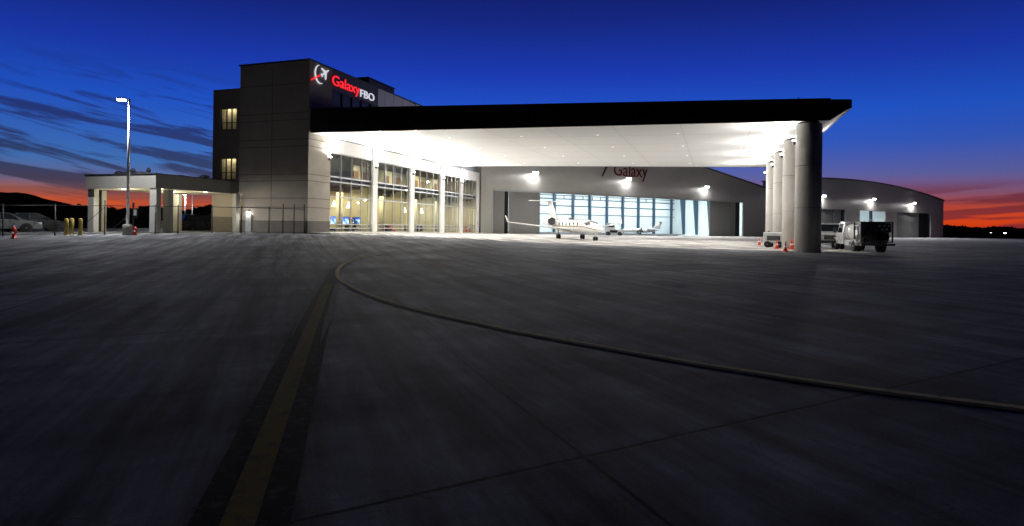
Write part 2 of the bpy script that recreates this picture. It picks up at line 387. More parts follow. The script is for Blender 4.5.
# painted lines: ribbon that follows the ground
def paintmat(name, col, wear, rough=.6):
    mt = bpy.data.materials.new(name); mt.use_nodes = True; n = mt.node_tree.nodes; l = mt.node_tree.links; b = n['Principled BSDF']
    g_ = n.new('ShaderNodeNewGeometry'); nz = n.new('ShaderNodeTexNoise'); nz.inputs['Scale'].default_value = 9; nz.inputs['Detail'].default_value = 8; nz.inputs['Roughness'].default_value = .7
    l.new(g_.outputs['Position'], nz.inputs['Vector'])
    cr = n.new('ShaderNodeValToRGB'); e = cr.color_ramp.elements; e[0].position = wear[0]; e[0].color = (.09, .085, .08, 1); e[1].position = wear[1]; e[1].color = (*col, 1)
    l.new(nz.outputs[0], cr.inputs[0]); l.new(cr.outputs[0], b.inputs['Base Color']); b.inputs['Roughness'].default_value = .9; b.inputs['Specular IOR Level'].default_value = .03
    return mt
PY = paintmat('yellow_line_paint', (.24, .18, .045), (.3, .5)); PK = paintmat('brown_black_border', (.028, .024, .017), (.34, .5), .9)
PW = paintmat('faded_line_edge', (.24, .22, .175), (.3, .5)); PB2 = paintmat('curve_dark_border', (.085, .075, .04), (.34, .5))
def smoothpts(pts, n=6):
    out = []
    for i in range(len(pts)-1):
        p0 = pts[max(0, i-1)]; p1 = pts[i]; p2 = pts[i+1]; p3 = pts[min(len(pts)-1, i+2)]
        for k_ in range(n):
            t = k_/n
            out.append(.5*((2*p1)+(p2-p0)*t+(2*p0-5*p1+4*p2-p3)*t*t+(3*p1-p0-3*p2+p3)*t*t*t))
    out.append(pts[-1]); return out
def ribbon(name, pts, w0, w1, m_, h=.004, smooth=True, ws=None):
    P2 = [Vector((p[0], p[1])) for p in pts]
    if smooth: P2 = smoothpts(P2)
    vs = []; fs = []; n = len(P2)
    for i, p in enumerate(P2):
        d = (P2[min(n-1, i+1)]-P2[max(0, i-1)]).normalized(); nn = Vector((-d.y, d.x)); k_ = 1 if ws is None else ws(i/(n-1))
        for ww in (w0*k_, w1*k_):
            q = p+nn*ww; vs.append((q.x, q.y, g(q.x, q.y)+h))
    for i in range(n-1): fs.append((2*i, 2*i+1, 2*i+3, 2*i+2))
    mb = MB(); mb.add(vs, fs); return tag(mb.build(name, m_), kind='structure')
cpx = [(430, 251.4), (405, 252.5), (385, 254), (363, 257.5), (348, 262), (340, 267), (337, 273), (340, 280), (352, 287), (370, 295), (400, 305), (440, 315), (480, 323.5), (520, 332), (620, 350), (700, 364), (760, 373.5), (830, 384), (900, 393.5), (1024, 409), (1100, 418)]
cp = [onground(*p) for p in cpx]
PC = paintmat('worn_curve_paint', (.6, .52, .26), (.3, .48))
ribbon('taxiway_line', cp, -.055, .06, PC, .013)
ribbon('taxiway_line_border', cp[8:], -.135, .085, PB2, .010)
def G(*pts): return [onground(*p) for p in pts]
def back(pts, d=3.):
    return [pts[0]+(pts[0]-pts[1]).normalized()*d]+pts
cen = back(G((237, 526), (276, 421), (301, 354), (318, 310), (328.5, 285), (333, 275), (339, 268), (350, 262.5)))
ribbon('taxi_lane_band', cen, -.25, .235, PK, .003, True, lambda t: 1.-.35*S((t-.55)*2.4))
ribbon('taxi_lane_line', cen[:6], -.085, .085, PY, .006)
ribbon('taxi_lane_edge', G((291, 338), (297, 326), (304.5, 311), (314.5, 293), (321.5, 281), (327, 272.5), (333, 266), (345, 261), (360, 257.6), (378, 254.8)), -.06, .06, PW, .008, True, lambda t: .08+.92*S(t*2.2))
ribbon('taxi_lane_edge', G((320, 344), (325, 328), (330.5, 311), (334, 297), (337, 284.5)), -.055, .055, PW, .008, True, lambda t: .08+.92*S(t*2.2))
# darker service road patch at the left
vp = [onground(*p) for p in ((-160, 240), (60, 239.6), (36, 243.5), (0, 247.5), (-80, 256), (-260, 262))]
mb = MB(); mb.add([(p.x, p.y, p.z+.004) for p in vp], [tuple(range(len(vp)))])
tag(mb.build('service_road', mat('dark_asphalt', (.035, .034, .034), .85, var=.25, scale=2, bump=.3)), kind='structure')

# ------------------------------------------------------------ terminal building
TX, TY = -31.7, 41.
term = empty('terminal_building', (TX, TY, .5), 0, 'three-storey tan terminal building with tall glass wall beside the big white canopy', 'building')
O = (TX, TY, .5)
def tb(): return MB(O)
ZT = 14.83; ZB = .2
wl = tb()
# front (camera-facing) wall block, 0.35 thick shell with interior space behind glass
wl.box(-38.8, -31.7, 41, 41.35, ZB, ZT)                       # front
wl.box(-38.8, -38.45, 41.35, 79, ZB, ZT)                      # back side
wl.box(-38.45, -31.7, 78.25, 79, ZB, ZT)
wl.box(-32.05, -31.7, 41.35, 43.95, ZB, 10.3)                    # solid wall left of the glass, under canopy
wl.box(-32.05, -31.7, 41.35, 44.1, 10.3, ZT)
wl.build('wall', TAN, term)
wj = tb()
for z in (10.0, 10.6, 7.8, 8.4, 5.5, 4.95, 3.5, 2.75, 13.):
    wj.box(-38.8, -31.7, 40.985, 41, z-.025, z+.025)
    if z < 8.7: wj.box(-31.7, -31.685, 40.985, 43.95, z-.025, z+.025)
for x in (-35.4,): wj.box(x-.02, x+.02, 40.987, 41, 1.5, 14.6)
wj.build('wall_joint', JOINT, term)
wb = tb(); wb.box(-38.86, -31.64, 40.94, 41, ZB, 1.62); wb.box(-31.7, -31.64, 41, 43.9, ZB, 1.62)
wb.build('wall_base', TAND, term)
cp_ = tb(); cp_.box(-38.9, -31.6, 40.9, 41.4, ZT, ZT+.12); cp_.box(-32.1, -31.6, 41.4, 79, ZT, ZT+.12); cp_.box(-38.9, -38.4, 41.4, 79, ZT, ZT+.12)
cp_.build('parapet_cap', DARKP, term)
rf = tb(); rf.box(-38.4, -32.1, 41.4, 78.2, 14.2, 14.4); rf.build('roof', DARKP, term)
# setback wing with two lit windows
wing = tb(); X0, X1, YW = -42.75, -38.8, 42.
ztop = 13.1
wx0 = atPl(220.5, 120, (0, YW), (0, 1)).x; wx1 = atPl(236.5, 120, (0, YW), (0, 1)).x
zs = [atPl(228, y, (0, YW), (0, 1)).z for y in (180, 158, 130, 108)]
wing.box(X0, wx0, YW, YW+.3, ZB, ztop); wing.box(wx1, X1, YW, YW+.3, ZB, ztop)
wing.box(wx0, wx1, YW, YW+.3, ZB, zs[0]); wing.box(wx0, wx1, YW, YW+.3, zs[1], zs[2]); wing.box(wx0, wx1, YW, YW+.3, zs[3], ztop)
wing.box(X0, X0+.3, YW+.3, YW+18, ZB, ztop); wing.box(X0+.3, X1, YW+17.7, YW+18, ZB, ztop); wing.box(X0, X1, YW, YW+18, ztop, ztop+.15)
wing.build('side_wing', mat('brown_precast', (.27, .235, .2), .8, var=.1, scale=.8), term)
wbm = tb(); wbm.box(X0, X1, YW-.05, YW, ZB, 1.9); wbm.build('wall_base', TAND, term)
for a_, b_ in ((zs[0], zs[1]), (zs[2], zs[3])):
    fm = tb()
    fm.box(wx0, wx1, YW+.08, YW+.16, a_, a_+.07); fm.box(wx0, wx1, YW+.08, YW+.16, b_-.07, b_)
    for t in (0, .33, .66, 1): 
        xx = wx0+(wx1-wx0-.06)*t; fm.box(xx, xx+.06, YW+.07, YW+.17, a_, b_)
    fm.box(wx0, wx1, YW+.07, YW+.17, a_+(b_-a_)*.33, a_+(b_-a_)*.33+.05)
    fo = fm.build('window', DARKP, term)
    pm = MB(O); pm.add([(wx0+.01, YW+.12, a_+.02), (wx1-.01, YW+.12, a_+.02), (wx1-.01, YW+.12, b_-.02), (wx0+.01, YW+.12, b_-.02)], [(0, 1, 2, 3)]); pm.build('pane', GLASS, fo)
    cm = MB(O)   # pleated curtains
    n_ = 110; ps = []
    for i in range(n_+1):
        x = wx0-.78+(wx1-wx0+1.0)*i/n_; ps.append((x, YW+.75+.05*math.sin(i*1.9)))
    vs_ = [(x, y, a_-.1) for x, y in ps]+[(x, y, b_+.1) for x, y in ps]
    cm.add(vs_, [(i, i+1, n_+2+i, n_+1+i) for i in range(n_)], 0, True)
    cm.build('curtain', mat('warm_curtain', (.66, .6, .44), .8, var=.3, scale=5), fo)
    rm = MB(O); rm.box(wx0-.8, wx1+.3, YW+.32, YW+3, a_-.6, a_-.5); rm.box(wx0-.8, wx1+.3, YW+.32, YW+3, b_+.3, b_+.4); rm.box(wx0-.8, wx1+.3, YW+3, YW+3.1, a_-.6, b_+.4)
    rm.build('room', INTW, term)
    light('AREA', Vector(((wx0+wx1)/2-.2, YW+.42, b_+.15))-Vector(O), 17, (1, .84, .58), term, (0, .1, -1), shape='RECTANGLE', size=1.3, size_y=.25)
# facade: pilasters, spandrels, glazed bays
bays = [(43.95, 50.62), (51.48, 58.2), (59.1, 65.75), (66.88, 71.65), (72.56, 77.3)]
ZH = 7.66
for i, (a_, b_) in enumerate(zip([q[1] for q in bays], [q[0] for q in bays[1:]]+[78.25])):
    pb = tb(); pb.bbox(-32.05, -31.56, a_, b_, ZB, 8.84, .03); pb.build('pilaster', WHITEW, term)
up = tb(); up.box(-32.0, -31.68, 43.95, 78.25, ZH, 8.84); up.build('upper_wall_panel', WHITEW, term)
uw = tb(); uw.box(-32.0, -31.72, 69.5, 78.25, 8.84, ZT); uw.box(-32.0, -31.72, 44.1, 69.5, 8.84, 10.6); uw.build('upper_side_wall', GREYP, term)
for i, (a_, b_) in enumerate(bays):
    fm = tb(); x0, x1 = -31.9, -31.74
    zb = g(-31.7, a_)+.02
    fm.box(x0, x1, a_, a_+.07, zb, ZH); fm.box(x0, x1, b_-.07, b_, zb, ZH)
    for t in (1, 2, 3): yy = a_+(b_-a_)*t/4; fm.box(x0, x1, yy-.026, yy+.026, zb, ZH)
    for z, hh in ((zb+.07, .07), (1.02, .05), (1.38, .05), (3.8, .05), (5.12, .06), (5.55, .07), (ZH-.04, .04)): fm.box(x0-.005, x1+.005, a_, b_, z-hh, z+hh)
    fo = fm.build('window', FRAME, term)
    pm = MB(O); pm.add([(-31.82, a_+.02, zb), (-31.82, b_-.02, zb), (-31.82, b_-.02, ZH-.02), (-31.82, a_+.02, ZH-.02)], [(0, 1, 2, 3)]); pm.build('pane', GLASS, fo)
sp_ = tb()
sp_.box(-32.1, -31.93, 43.95, 78.2, 5.16, 5.5); sp_.build('spandrel', DARKP, term)
# interior shell
it = tb(); it.box(-38.4, -38.2, 44.2, 78.2, .5, 5.0); it.box(-38.2, -32.2, 44.02, 44.2, .5, 7.6); it.box(-36.9, -36.7, 44.2, 78, 5.5, 7.7, 0)
it.box(-38.2, -32.4, 50.9, 51.1, .5, 5.0); it.box(-38.2, -32.6, 58.5, 58.7, .5, 5.0); it.box(-38.2, -32.6, 66.2, 66.4, .5, 5.)
it.build('interior_wall', INTW, term)
itf = tb(); itf.box(-38.4, -31.95, 44.0, 78.2, .1, .36); itf.build('interior_floor', INTF, term)
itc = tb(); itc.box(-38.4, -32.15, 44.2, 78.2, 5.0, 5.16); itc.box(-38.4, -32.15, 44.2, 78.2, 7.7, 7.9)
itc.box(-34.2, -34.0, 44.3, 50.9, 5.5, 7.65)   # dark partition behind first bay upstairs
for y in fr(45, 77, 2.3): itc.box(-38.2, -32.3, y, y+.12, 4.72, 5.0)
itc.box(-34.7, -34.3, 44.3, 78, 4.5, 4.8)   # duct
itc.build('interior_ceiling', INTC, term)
inn = tb()
for y in (47.6, 52.6, 54.8, 56.7, 61.2, 63.7, 68.4, 70.2, 74.4):
    inn = tb(); inn.box(-36.65, -36.55, y, y+.9, 5.55, 7.1); inn.build('interior_door', WOOD, term)
for y in (53.2, 54.4, 55.6): inn = tb(); inn.box(-38.19, -38.1, y, y+.9, .6, 2.9); inn.build('interior_door', WOOD, term)
for y in (60.2, 62.2, 64.): inn = tb(); inn.box(-38.19, -38.1, y, y+.7, .5, 2.8); inn.build('interior_door', WOOD, term)
cr_ = tb()
for y in (51.9, 53.9, 55.7, 57.5, 60, 62): cr_ = tb(); cr_.box(-33.2, -33.1, y, y+.12, 5.55, 7.6); cr_.build('interior_partition', FRAME, term)
for a_, b_ in bays:
    ym = (a_+b_)/2-TY
    light('AREA', (-3.2, ym, 4.45-.5), 400, (1, .86, .58), term, (0, 0, -1), shape='RECTANGLE', size=3.5, size_y=b_-a_-1)
    light('AREA', (-3.6, ym, 7.6-.5), (10 if a_ < 45 else 260), (1, .9, .66), term, (-.2, 0, -1), shape='RECTANGLE', size=1.5, size_y=b_-a_-1)
for y, x in ((49.4, -34.5), (57.2, -34.5), (64.9, -34.7), (70.9, -35)): cn = tb(); cn.lathe((x, y, 0), [(.33, .4), (.33, 4.98)], 16); cn.build('interior_column', INTW, term)
# upper strip windows under the sign, grey panels further along
uf = tb(); zA, zBt = 10.6, 13.05
for y in fr(44.1, 62.5, 1.53): uf.box(-31.83, -31.69, y-.04, y+.04, zA, zBt)
uf.box(-31.83, -31.69, 44.1, 62.5, zBt-.05, zBt+.03); uf.box(-31.83, -31.69, 44.1, 62.5, 11.7, 11.76)
fo = uf.build('strip_window', DARKP, term)
pm = MB(O); pm.box(-31.8, -31.79, 44.12, 62.48, zA, zBt-.06); pm.build('pane', mat('dark_strip_glass', (.008, .012, .025), .35, var=0, spec=.4), fo)
gp = tb()
gp.box(-32.05, -31.7, 44.1, 51.4, 13.1, ZT)
gp.build('sign_band', DARKP, term)
gp = tb()
ys = [51.45, 52.8, 54.5, 56.4, 57.8]
for a_, b_ in zip(ys, ys[1:]): gp.box(-32.05, -31.68, a_+.03, b_-.03, 13.1, ZT)
gp.box(-32.05, -31.68, 59.3, 69.4, 13.1, ZT); gp.box(-32.05, -31.72, 51.45, 69.4, 13.1, ZT-.05)
gp.build('grey_panel', mat('pale_grey_panel', (.75, .75, .76), .5, metal=.1, var=.06), term)
dr = tb(); p0 = atPl(246.5, 214, (0, 41), (0, 1)); p1 = atPl(252.5, 214, (0, 41), (0, 1))
dr.bbox(p0.x, p1.x, 40.86, 40.94, .35, p0.z, .01); dro = dr.build('door', mat('grey_door', (.3, .31, .32), .5, var=.05), term)
hd = MB(O); hd.tube((p1.x-.08, 40.85, 1.35), (p1.x-.08, 40.78, 1.35), .02); hd.box(p1.x-.2, p1.x-.07, 40.77, 40.79, 1.33, 1.37); hd.build('handle', STEEL, dro)

# rooftop unit
ru = empty('rooftop_unit', (-35.5, 55.5, 14.4), 0, 'black rooftop air unit above the grey roofline right of the sign', 'air unit')
q0 = MB(); q0.bbox(-1.3, 1.8, -2.6, 2.6, 0, 1.95, .05); q0.box(-1.35, 1.85, -2.7, 2.7, 1.95, 2.05); q0.build('housing', DARKP, ru)
q1 = MB()
for z in fr(.3, 1.7, .12): q1.box(1.8, 1.84, -2.3, 2.3, z, z+.04)
q1.build('louvre', STEELD, ru)

# sidewalk in front of the terminal glass and in front of tower
sw = MB(); vs = []; fs = []
yy = fr(41.3, 78, 2)
for y in yy:
    for x, dz in ((-31.68, .12), (-29.7, .12), (-29.62, .1), (-29.6, -.02)): vs.append((x, y, g(x, y)+dz))
for j in range(len(yy)-1):
    for i in range(3): fs.append((j*4+i, j*4+i+1, j*4+i+5, j*4+i+4))
sw.add(vs, fs); k0 = 0; sw.add(vs[:4], [(0, 1, 2, 3)])
tag(sw.build('sidewalk', mat('pale_concrete', (.5, .48, .43), .7, var=.1, scale=1.5, bump=.2)), kind='structure')

# ------------------------------------------------------------ signs
def text_mesh(body, size, ext_=.05, font=None, bold=0.):
    cu = bpy.data.curves.new('t', 'FONT'); cu.body = body; cu.size = size; cu.extrude = ext_; cu.offset = bold; cu.space_character = 1.0
    o = bpy.data.objects.new('t', cu); C.objects.link(o); bpy.context.view_layer.update()
    me = bpy.data.meshes.new_from_object(o.evaluated_get(bpy.context.evaluated_depsgraph_get()))
    bpy.data.objects.remove(o); return me
def fit_text(name, body, m_, parent, L0, L1, zlow, zcap, loc, rz=PI/2, bold=0., ext_=.04, off=0):
    """letters stand on a vertical plane; local x along reading direction; width L0..L1"""
    me = text_mesh(body, 1., ext_, bold=bold); xs = [v.co.x for v in me.vertices]; x0, x1 = min(xs), max(xs)
    cap = .73; sx = (L1-L0)/(x1-x0); sz = (zcap-zlow)/cap
    for v in me.vertices:
        X, Y, Z = v.co; v.co = ((X-x0)*sx+L0, -Z-off, Y*sz+zlow)
    me.materials.clear(); me.materials.append(m_); me.update()
    o = bpy.data.objects.new(name, me); C.objects.link(o); o.parent = parent; return o
# terminal sign: local x = +Y world, local -y = +X world
sg = empty('building_sign', (-31.69, 42., 13.1), PI/2, 'illuminated red and white lettering with round aircraft emblem high on the terminal', 'sign')
fit_text('red_lettering', 'Galaxy', REDE, sg, 2.0, 6.2, .42, 1.34, None, off=.06)
fit_text('white_lettering', 'FBO', WHE, sg, 6.32, 8.7, .27, 1.0, None, off=.06)
# emblem: open arc, aircraft, red swoosh  (centre at y=42.3, z=13.95)
em_ = MB()
cxl, czl = .28, .86; n_ = 26; o_ = []; i_ = []
for i in range(n_+1):
    t = math.radians(100+(300-100)*i/n_); th = .03+.1*math.sin(PI*i/n_)
    o_.append((cxl+.78*math.cos(t)*.9, -.1, czl+.78*math.sin(t))); i_.append((cxl+(.78-th)*math.cos(t)*.9, -.1, czl+(.78-th)*math.sin(t)))
em_.ext(o_+i_[::-1], (0, .07, 0)); 
em_.build('emblem_arc', WHE, sg)
ea = MB()
def rotp(pts, c, a):
    ca, sa = math.cos(a), math.sin(a); return [(c[0]+x*ca-z*sa, -.12, c[1]+x*sa+z*ca) for x, z in pts]
plane = [(-.5, .03), (-.45, .16), (-.35, .05), (.02, .07), (-.2, .5), (-.08, .5), (.28, .07), (.62, .05), (.7, 0), (.62, -.05), (.28, -.07), (-.08, -.5), (-.2, -.5), (.02, -.07), (-.35, -.05), (-.45, -.16), (-.5, -.03)]
ea.ext(rotp(plane, (.85, 1.1), math.radians(35)), (0, .07, 0)); ea.build('emblem_aircraft', WHE, sg)
er_ = MB(); er_.ext([(-.95, -.14, .08), (-.85, -.14, .24), (.1, -.14, .78), (.28, -.14, .74)], (0, .05, 0)); er_.build('emblem_swoosh', REDE, sg)

# ------------------------------------------------------------ canopy
cn = empty('entrance_canopy', (0, 55, 0), 0, 'huge flat white-soffited aircraft canopy with black fascia on four round columns', 'canopy')
CO = (0, 55, 0)
ZS, ZC = 8.93, 10.6
FL = Vector((-31.69, 41.35)); FR = Vector((7.25, 45.25)); BL = Vector((-31.69, 69.4)); BR = Vector((7.25, 78.))
tip = atPl(850, 99.5, FR, (-.128, 1)); FT = Vector((tip.x, tip.y)); BT = FT+(BR-FR)
ZTt, ZTb = tip.z, tip.z-.55
so = MB(CO)
# soffit, split in panels with thin reveals (pattern in mesh)
def lerp(a, b, t): return a+(b-a)*t
nx, ny = 8, 6
def Q(u, v): 
    a = lerp(FL, FR, u); b = lerp(BL, BR, u); return lerp(a, b, v)
def rib_pts(poly, z0, z1, mbx, mi=0): mbx.prism([(p.x, p.y) for p in poly], z0, z1, mi)
rib_pts([Q(0, 0), Q(1, 0), Q(1, 1), Q(0, 1)], ZS, ZS+.1, so)
# sloping outer soffit
inw = (Q(0, .5)-Q(1, .5)).normalized()
a3 = Vector((FR.x, FR.y, ZS)); b3 = Vector((BR.x, BR.y, ZS)); c3 = Vector((BT.x, BT.y, ZTb)); d3 = Vector((FT.x, FT.y, ZTb))
so.add([a3, b3, c3, d3, a3+Vector((0, 0, .1)), b3+Vector((0, 0, .1)), c3+Vector((0, 0, .1)), d3+Vector((0, 0, .1))],
       [(0, 1, 2, 3), (4, 7, 6, 5), (0, 3, 7, 4), (1, 5, 6, 2), (3, 2, 6, 7), (0, 4, 5, 1)])
so.build('soffit', SOFF, cn)
sj = MB(CO)
for i in range(1, nx):
    a = Q(i/nx, 0); b = Q(i/nx, 1); d = (b-a).normalized(); nn = Vector((-d.y, d.x))*.012
    rib_pts([a-nn, b-nn, b+nn, a+nn], ZS-.004, ZS, sj)
for j in range(1, ny):
    a = Q(0, j/ny); b = Q(1, j/ny); d = (b-a).normalized(); nn = Vector((-d.y, d.x))*.012
    rib_pts([a-nn, b-nn, b+nn, a+nn], ZS-.004, ZS, sj)
sj.build('soffit_joint', mat('soffit_reveal', (.45, .44, .42), .7, var=0), cn)
fa = MB(CO)
def v3(p, z): return Vector((p.x, p.y, z))
dirf = (FR-FL).normalized(); nf = Vector((dirf.y, -dirf.x))*.12
ff = [v3(FL, ZS-.03), v3(FR, ZS-.03), v3(FT, ZTb-.02), v3(FT, ZTt), v3(FR, ZTt+.03), v3(FL, 10.86)]
fa.ext(ff, (nf.x, nf.y, 0))
db = (BR-BL).normalized(); nb = Vector((-db.y, db.x))*.12
fa.ext([v3(BL, ZS-.03), v3(BR, ZS-.03), v3(BT, ZTb-.02), v3(BT, ZTt), v3(BR, ZTt+.03), v3(BL, 10.86)], (nb.x, nb.y, 0))
fa.ext([v3(FT, ZTb-.02), v3(BT, ZTb-.02), v3(BT, ZTt), v3(FT, ZTt)], (.12, 0, 0))
fa.build('fascia', FASC, cn)
fs_ = MB(CO)
for i in range(1, 26):
    a = lerp(FL, FR, i/26); c_ = a+Vector((dirf.y, -dirf.x))*.12; zt_ = 10.86+(ZTt+.03-10.86)*i/26
    q = [v3(c_-dirf*.012, ZS-.02), v3(c_+dirf*.012, ZS-.02), v3(c_+dirf*.012, zt_-.01), v3(c_-dirf*.012, zt_-.01)]
    fs_.ext(q, (nf.x*.06, nf.y*.06, 0))
fs_.ext([v3(FL+nf, 10.84), v3(FR+nf, ZTt+.01), v3(FR+nf, ZTt+.1), v3(FL+nf, 10.93)], (nf.x*.5, nf.y*.5, 0))
fs_.build('fascia_trim', mat('fascia_seam', (.045, .045, .05), .4, metal=.5, var=.1), cn)
rd = MB(CO); rib_pts([FL, FR, BR, BL], 10.05, 10.15, rd); rib_pts([FR, FT, BT, BR], ZTt-.2, ZTt-.1, rd); rd.build('roof_deck', DARKP, cn)
ant = MB(CO); pa = atPl(799, 100, FR, (-.128, 1)); ant.tube((pa.x, pa.y+.3, 10.), (pa.x, pa.y+.3, 10.6), .03); ant.build('lightning_rod', STEELD, cn)
cols = [(6.09, 45.95+.0), (6.09, 54.25), (6.09, 62.6), (6.09, 71.4)]
for x, y in cols:
    cm = MB(CO); cm.lathe((x, y, 0), [(.84, g(x, y)-.05), (.84, ZS-.12)], 48)
    for z in (3., 5.9): cm.lathe((x, y, 0), [(.845, z-.02), (.845, z+.02)], 48, mi=1)
    co = cm.build('column', [COLM, mat('column_joint', (.42, .4, .37), .8, var=0)], cn)
    rg = MB(CO); rg.lathe((x, y, 0), [(.62, ZS-.12), (.62, ZS-.001)], 36); rg.build('shadow_gap', DARKP, co)
dk = []
for u in (.1, .26, .42, .58, .74, .9):
    for v in (.14, .38, .62, .86):
        p = Q(u, v); dm = MB(CO); dm.lathe((p.x, p.y, 0), [(.13, ZS-.025), (.13, ZS-.005)], 14); dm.lathe((p.x, p.y, 0), [(.1, ZS-.032), (.1, ZS-.026)], 14, mi=1)
        dm.build('downlight', [FRAME, DOWNE], cn)
        light('SPOT', (p.x-CO[0], p.y-CO[1], ZS-.06), 1000, (1, .985, .96), cn, (0, 0, -1), spot_size=math.radians(116), spot_blend=.7, shadow_soft_size=.12)

# wall sconces / uplights
def sconce(loc, dirv, power, label, cat='wall light', group='uplights along the canopy', out=.3):
    e_ = empty('wall_light', loc, math.atan2(dirv[1], dirv[0]), label, cat, group)
    b_ = MB(); b_.bbox(0, .14, -.14, .14, -.16, .1, .02); b_.build('housing', STEELD, e_)
    l_ = MB(); l_.box(.02, .2, -.1, .1, .1, .16); l_.build('lens', LAMPS, e_)
    light('AREA', (.22, 0, .2), power, (1, .975, .94), e_, (.55, 0, 1), shape='RECTANGLE', size=.3, size_y=.3)
    light('AREA', (.3, 0, -.02), power*out, (1, .96, .9), e_, (1, 0, -.12), shape='RECTANGLE', size=.25, size_y=.3)
    return e_
for i, (y, lb) in enumerate(((43.75, 'wall light on the tan wall left of the first tall window, nearest the tower corner'), (51.05, 'wall light on the white pilaster between the first and second glass bays'), (58.65, 'wall light on the white pilaster between the second and third glass bays'), (66.3, 'wall light on the white pilaster between the third and fourth glass bays'), (72.1, 'wall light on the narrow white pilaster before the last glass bay'))):
    sconce((-31.555 if i else -31.68, y, 7.05), (1, 0), 400, lb, out=2.0)
for i, ((x, y), lb) in enumerate(zip(cols, ('uplight on the inner side of the nearest round column', 'uplight on the inner side of the second round column', 'uplight on the inner side of the third round column', 'uplight on the inner side of the farthest round column'))):
    sconce((x-.84, y+.1, 7.6), (-1, 0), 560, lb)

sconce((6.94, 54.25, 7.4), (1, 0), 420, 'added hidden uplight on the outer side of the second round column', out=.1)  # extra lamp, added out of sight to brighten the sloping outer soffit
# ------------------------------------------------------------ portico
pc = empty('portico', (-42.5, 37, .4), 0, 'low flat-roofed grey portico on square columns attached left of the terminal', 'portico')
PO = (-42.5, 37, .4); PX0, PX1, PY0, PY1 = -46.1, -38.86, 33.0, 42.0
ZP0, ZP1 = 3.87, 4.9
fz = MB(PO)
fz.box(PX0, PX1, PY0, PY0+.3, ZP0, ZP1); fz.box(PX1-.3, PX1, PY0+.3, PY1-1.02, ZP0, ZP1); fz.box(PX0, PX0+.3, PY0+.3, PY1-.1, ZP0, ZP1); fz.box(PX0+.3, PX1-.3, PY1-.4, PY1-.1, ZP0, ZP1)
fz.build('fascia', mat('grey_stucco', (.2, .195, .175), .85, var=.06, scale=.8), pc)
cc = MB(PO); cc.box(PX0-.06, PX1+.06, PY0-.06, PY0+.4, ZP1, ZP1+.07); cc.box(PX1-.4, PX1+.06, PY0+.4, PY1-1.02, ZP1, ZP1+.07); cc.box(PX0-.06, PX0+.4, PY0+.4, PY1-.1, ZP1, ZP1+.07); cc.build('coping', DARKP, pc)
ce = MB(PO); ce.box(PX0+.3, PX1-.3, PY0+.3, PY1-.4, ZP0+.12, ZP0+.22); ce.build('ceiling', mat('cream_ceiling', (.78, .73, .55), .7, var=.03), pc)
rr_ = MB(PO); rr_.box(PX0+.3, PX1-.3, PY0+.3, PY1-.4, ZP1-.2, ZP1-.1); rr_.build('roof_deck', DARKP, pc)
CST = mat('portico_column', (.3, .295, .265), .8, var=.06, scale=1)
def pcol(px0, px1, Y):
    a = atPl(px0, 220, (0, Y), (0, 1)).x; b = atPl(px1, 220, (0, Y), (0, 1)).x
    c_ = MB(PO); w_ = b-a; c_.bbox(a, b, Y, Y+max(.42, w_*.55), g(a, Y)-.05, ZP0, .02); c_.build('column', CST, pc)
pcol(87.5, 93.5, 33.3); pcol(97.5, 101.5, 34.9); pcol(149.2, 156, 33.05); pcol(162.5, 168.5, 34.6); pcol(172, 178, 40.4); pcol(232, 236, 40.3)
for x, y in ((-44.6, 35), (-44.6, 39.6), (-40.7, 35), (-40.7, 39.3)):
    d_ = MB(PO); d_.lathe((x, y, 0), [(.14, ZP0+.03), (.16, ZP0+.06), (.16, ZP0+.119)], 16, mi=0); d_.build('ceiling_light', DOWNE, pc)
    light('POINT', (x-PO[0], y-PO[1], ZP0-.45-PO[2]), 130, (1, .9, .66), pc, shadow_soft_size=.2)
fl = MB(); fl.prism([(PX0-.5, PY0+.4), (PX1+.4, PY0+.4), (PX1+.4, 40.9), (PX0-.5, 41.6)], .3, .47); tag(fl.build('portico_pavement', mat('pale_concrete', (.5, .48, .43))), kind='structure')
# small things on the portico roof
for i, (px, h_, w_) in enumerate(((119, .35, .5), (125, .3, .4), (133, .45, .3), (141, .3, .6), (147, .28, .5), (164, .5, .25), (178, .25, .8), (189, .3, .6))):
    p = atPl(px, 170, (0, 35.5 if px < 155 else 37.5), (0, 1))
    x = min(p.x, PX1-.5)
    v_ = empty('roof_vent', (x, p.y if px < 155 else 35.+.03*(px-155)*4, ZP1-.1), 0, ['short dark vent on the portico roof, first from the left', 'low dark vent on the portico roof just left of the tall lamp pole', 'dark roof vent on the portico just right of the tall lamp pole', 'wide low dark vent on the portico roof between pole and corner', 'low dark vent nearest the front corner of the portico roof', 'tallest thin dark vent on the portico roof right of its corner', 'widest low dark duct on the portico roof', 'dark duct on the portico roof closest to the terminal'][i], 'roof vent', 'dark vents on the portico roof')
    h_ *= 1.5; w_ *= 1.3; q_ = MB(); q_.lathe((0, 0, 0), [(w_*.25, 0), (w_*.25, h_*.8)], 10); q_.build('vent_pipe', STEELD, v_)
    q_ = MB(); q_.lathe((0, 0, 0), [(w_*.5, h_*.8), (w_*.5, h_), (w_*.2, h_*1.25)], 10); q_.build('vent_cap', STEELD, v_)

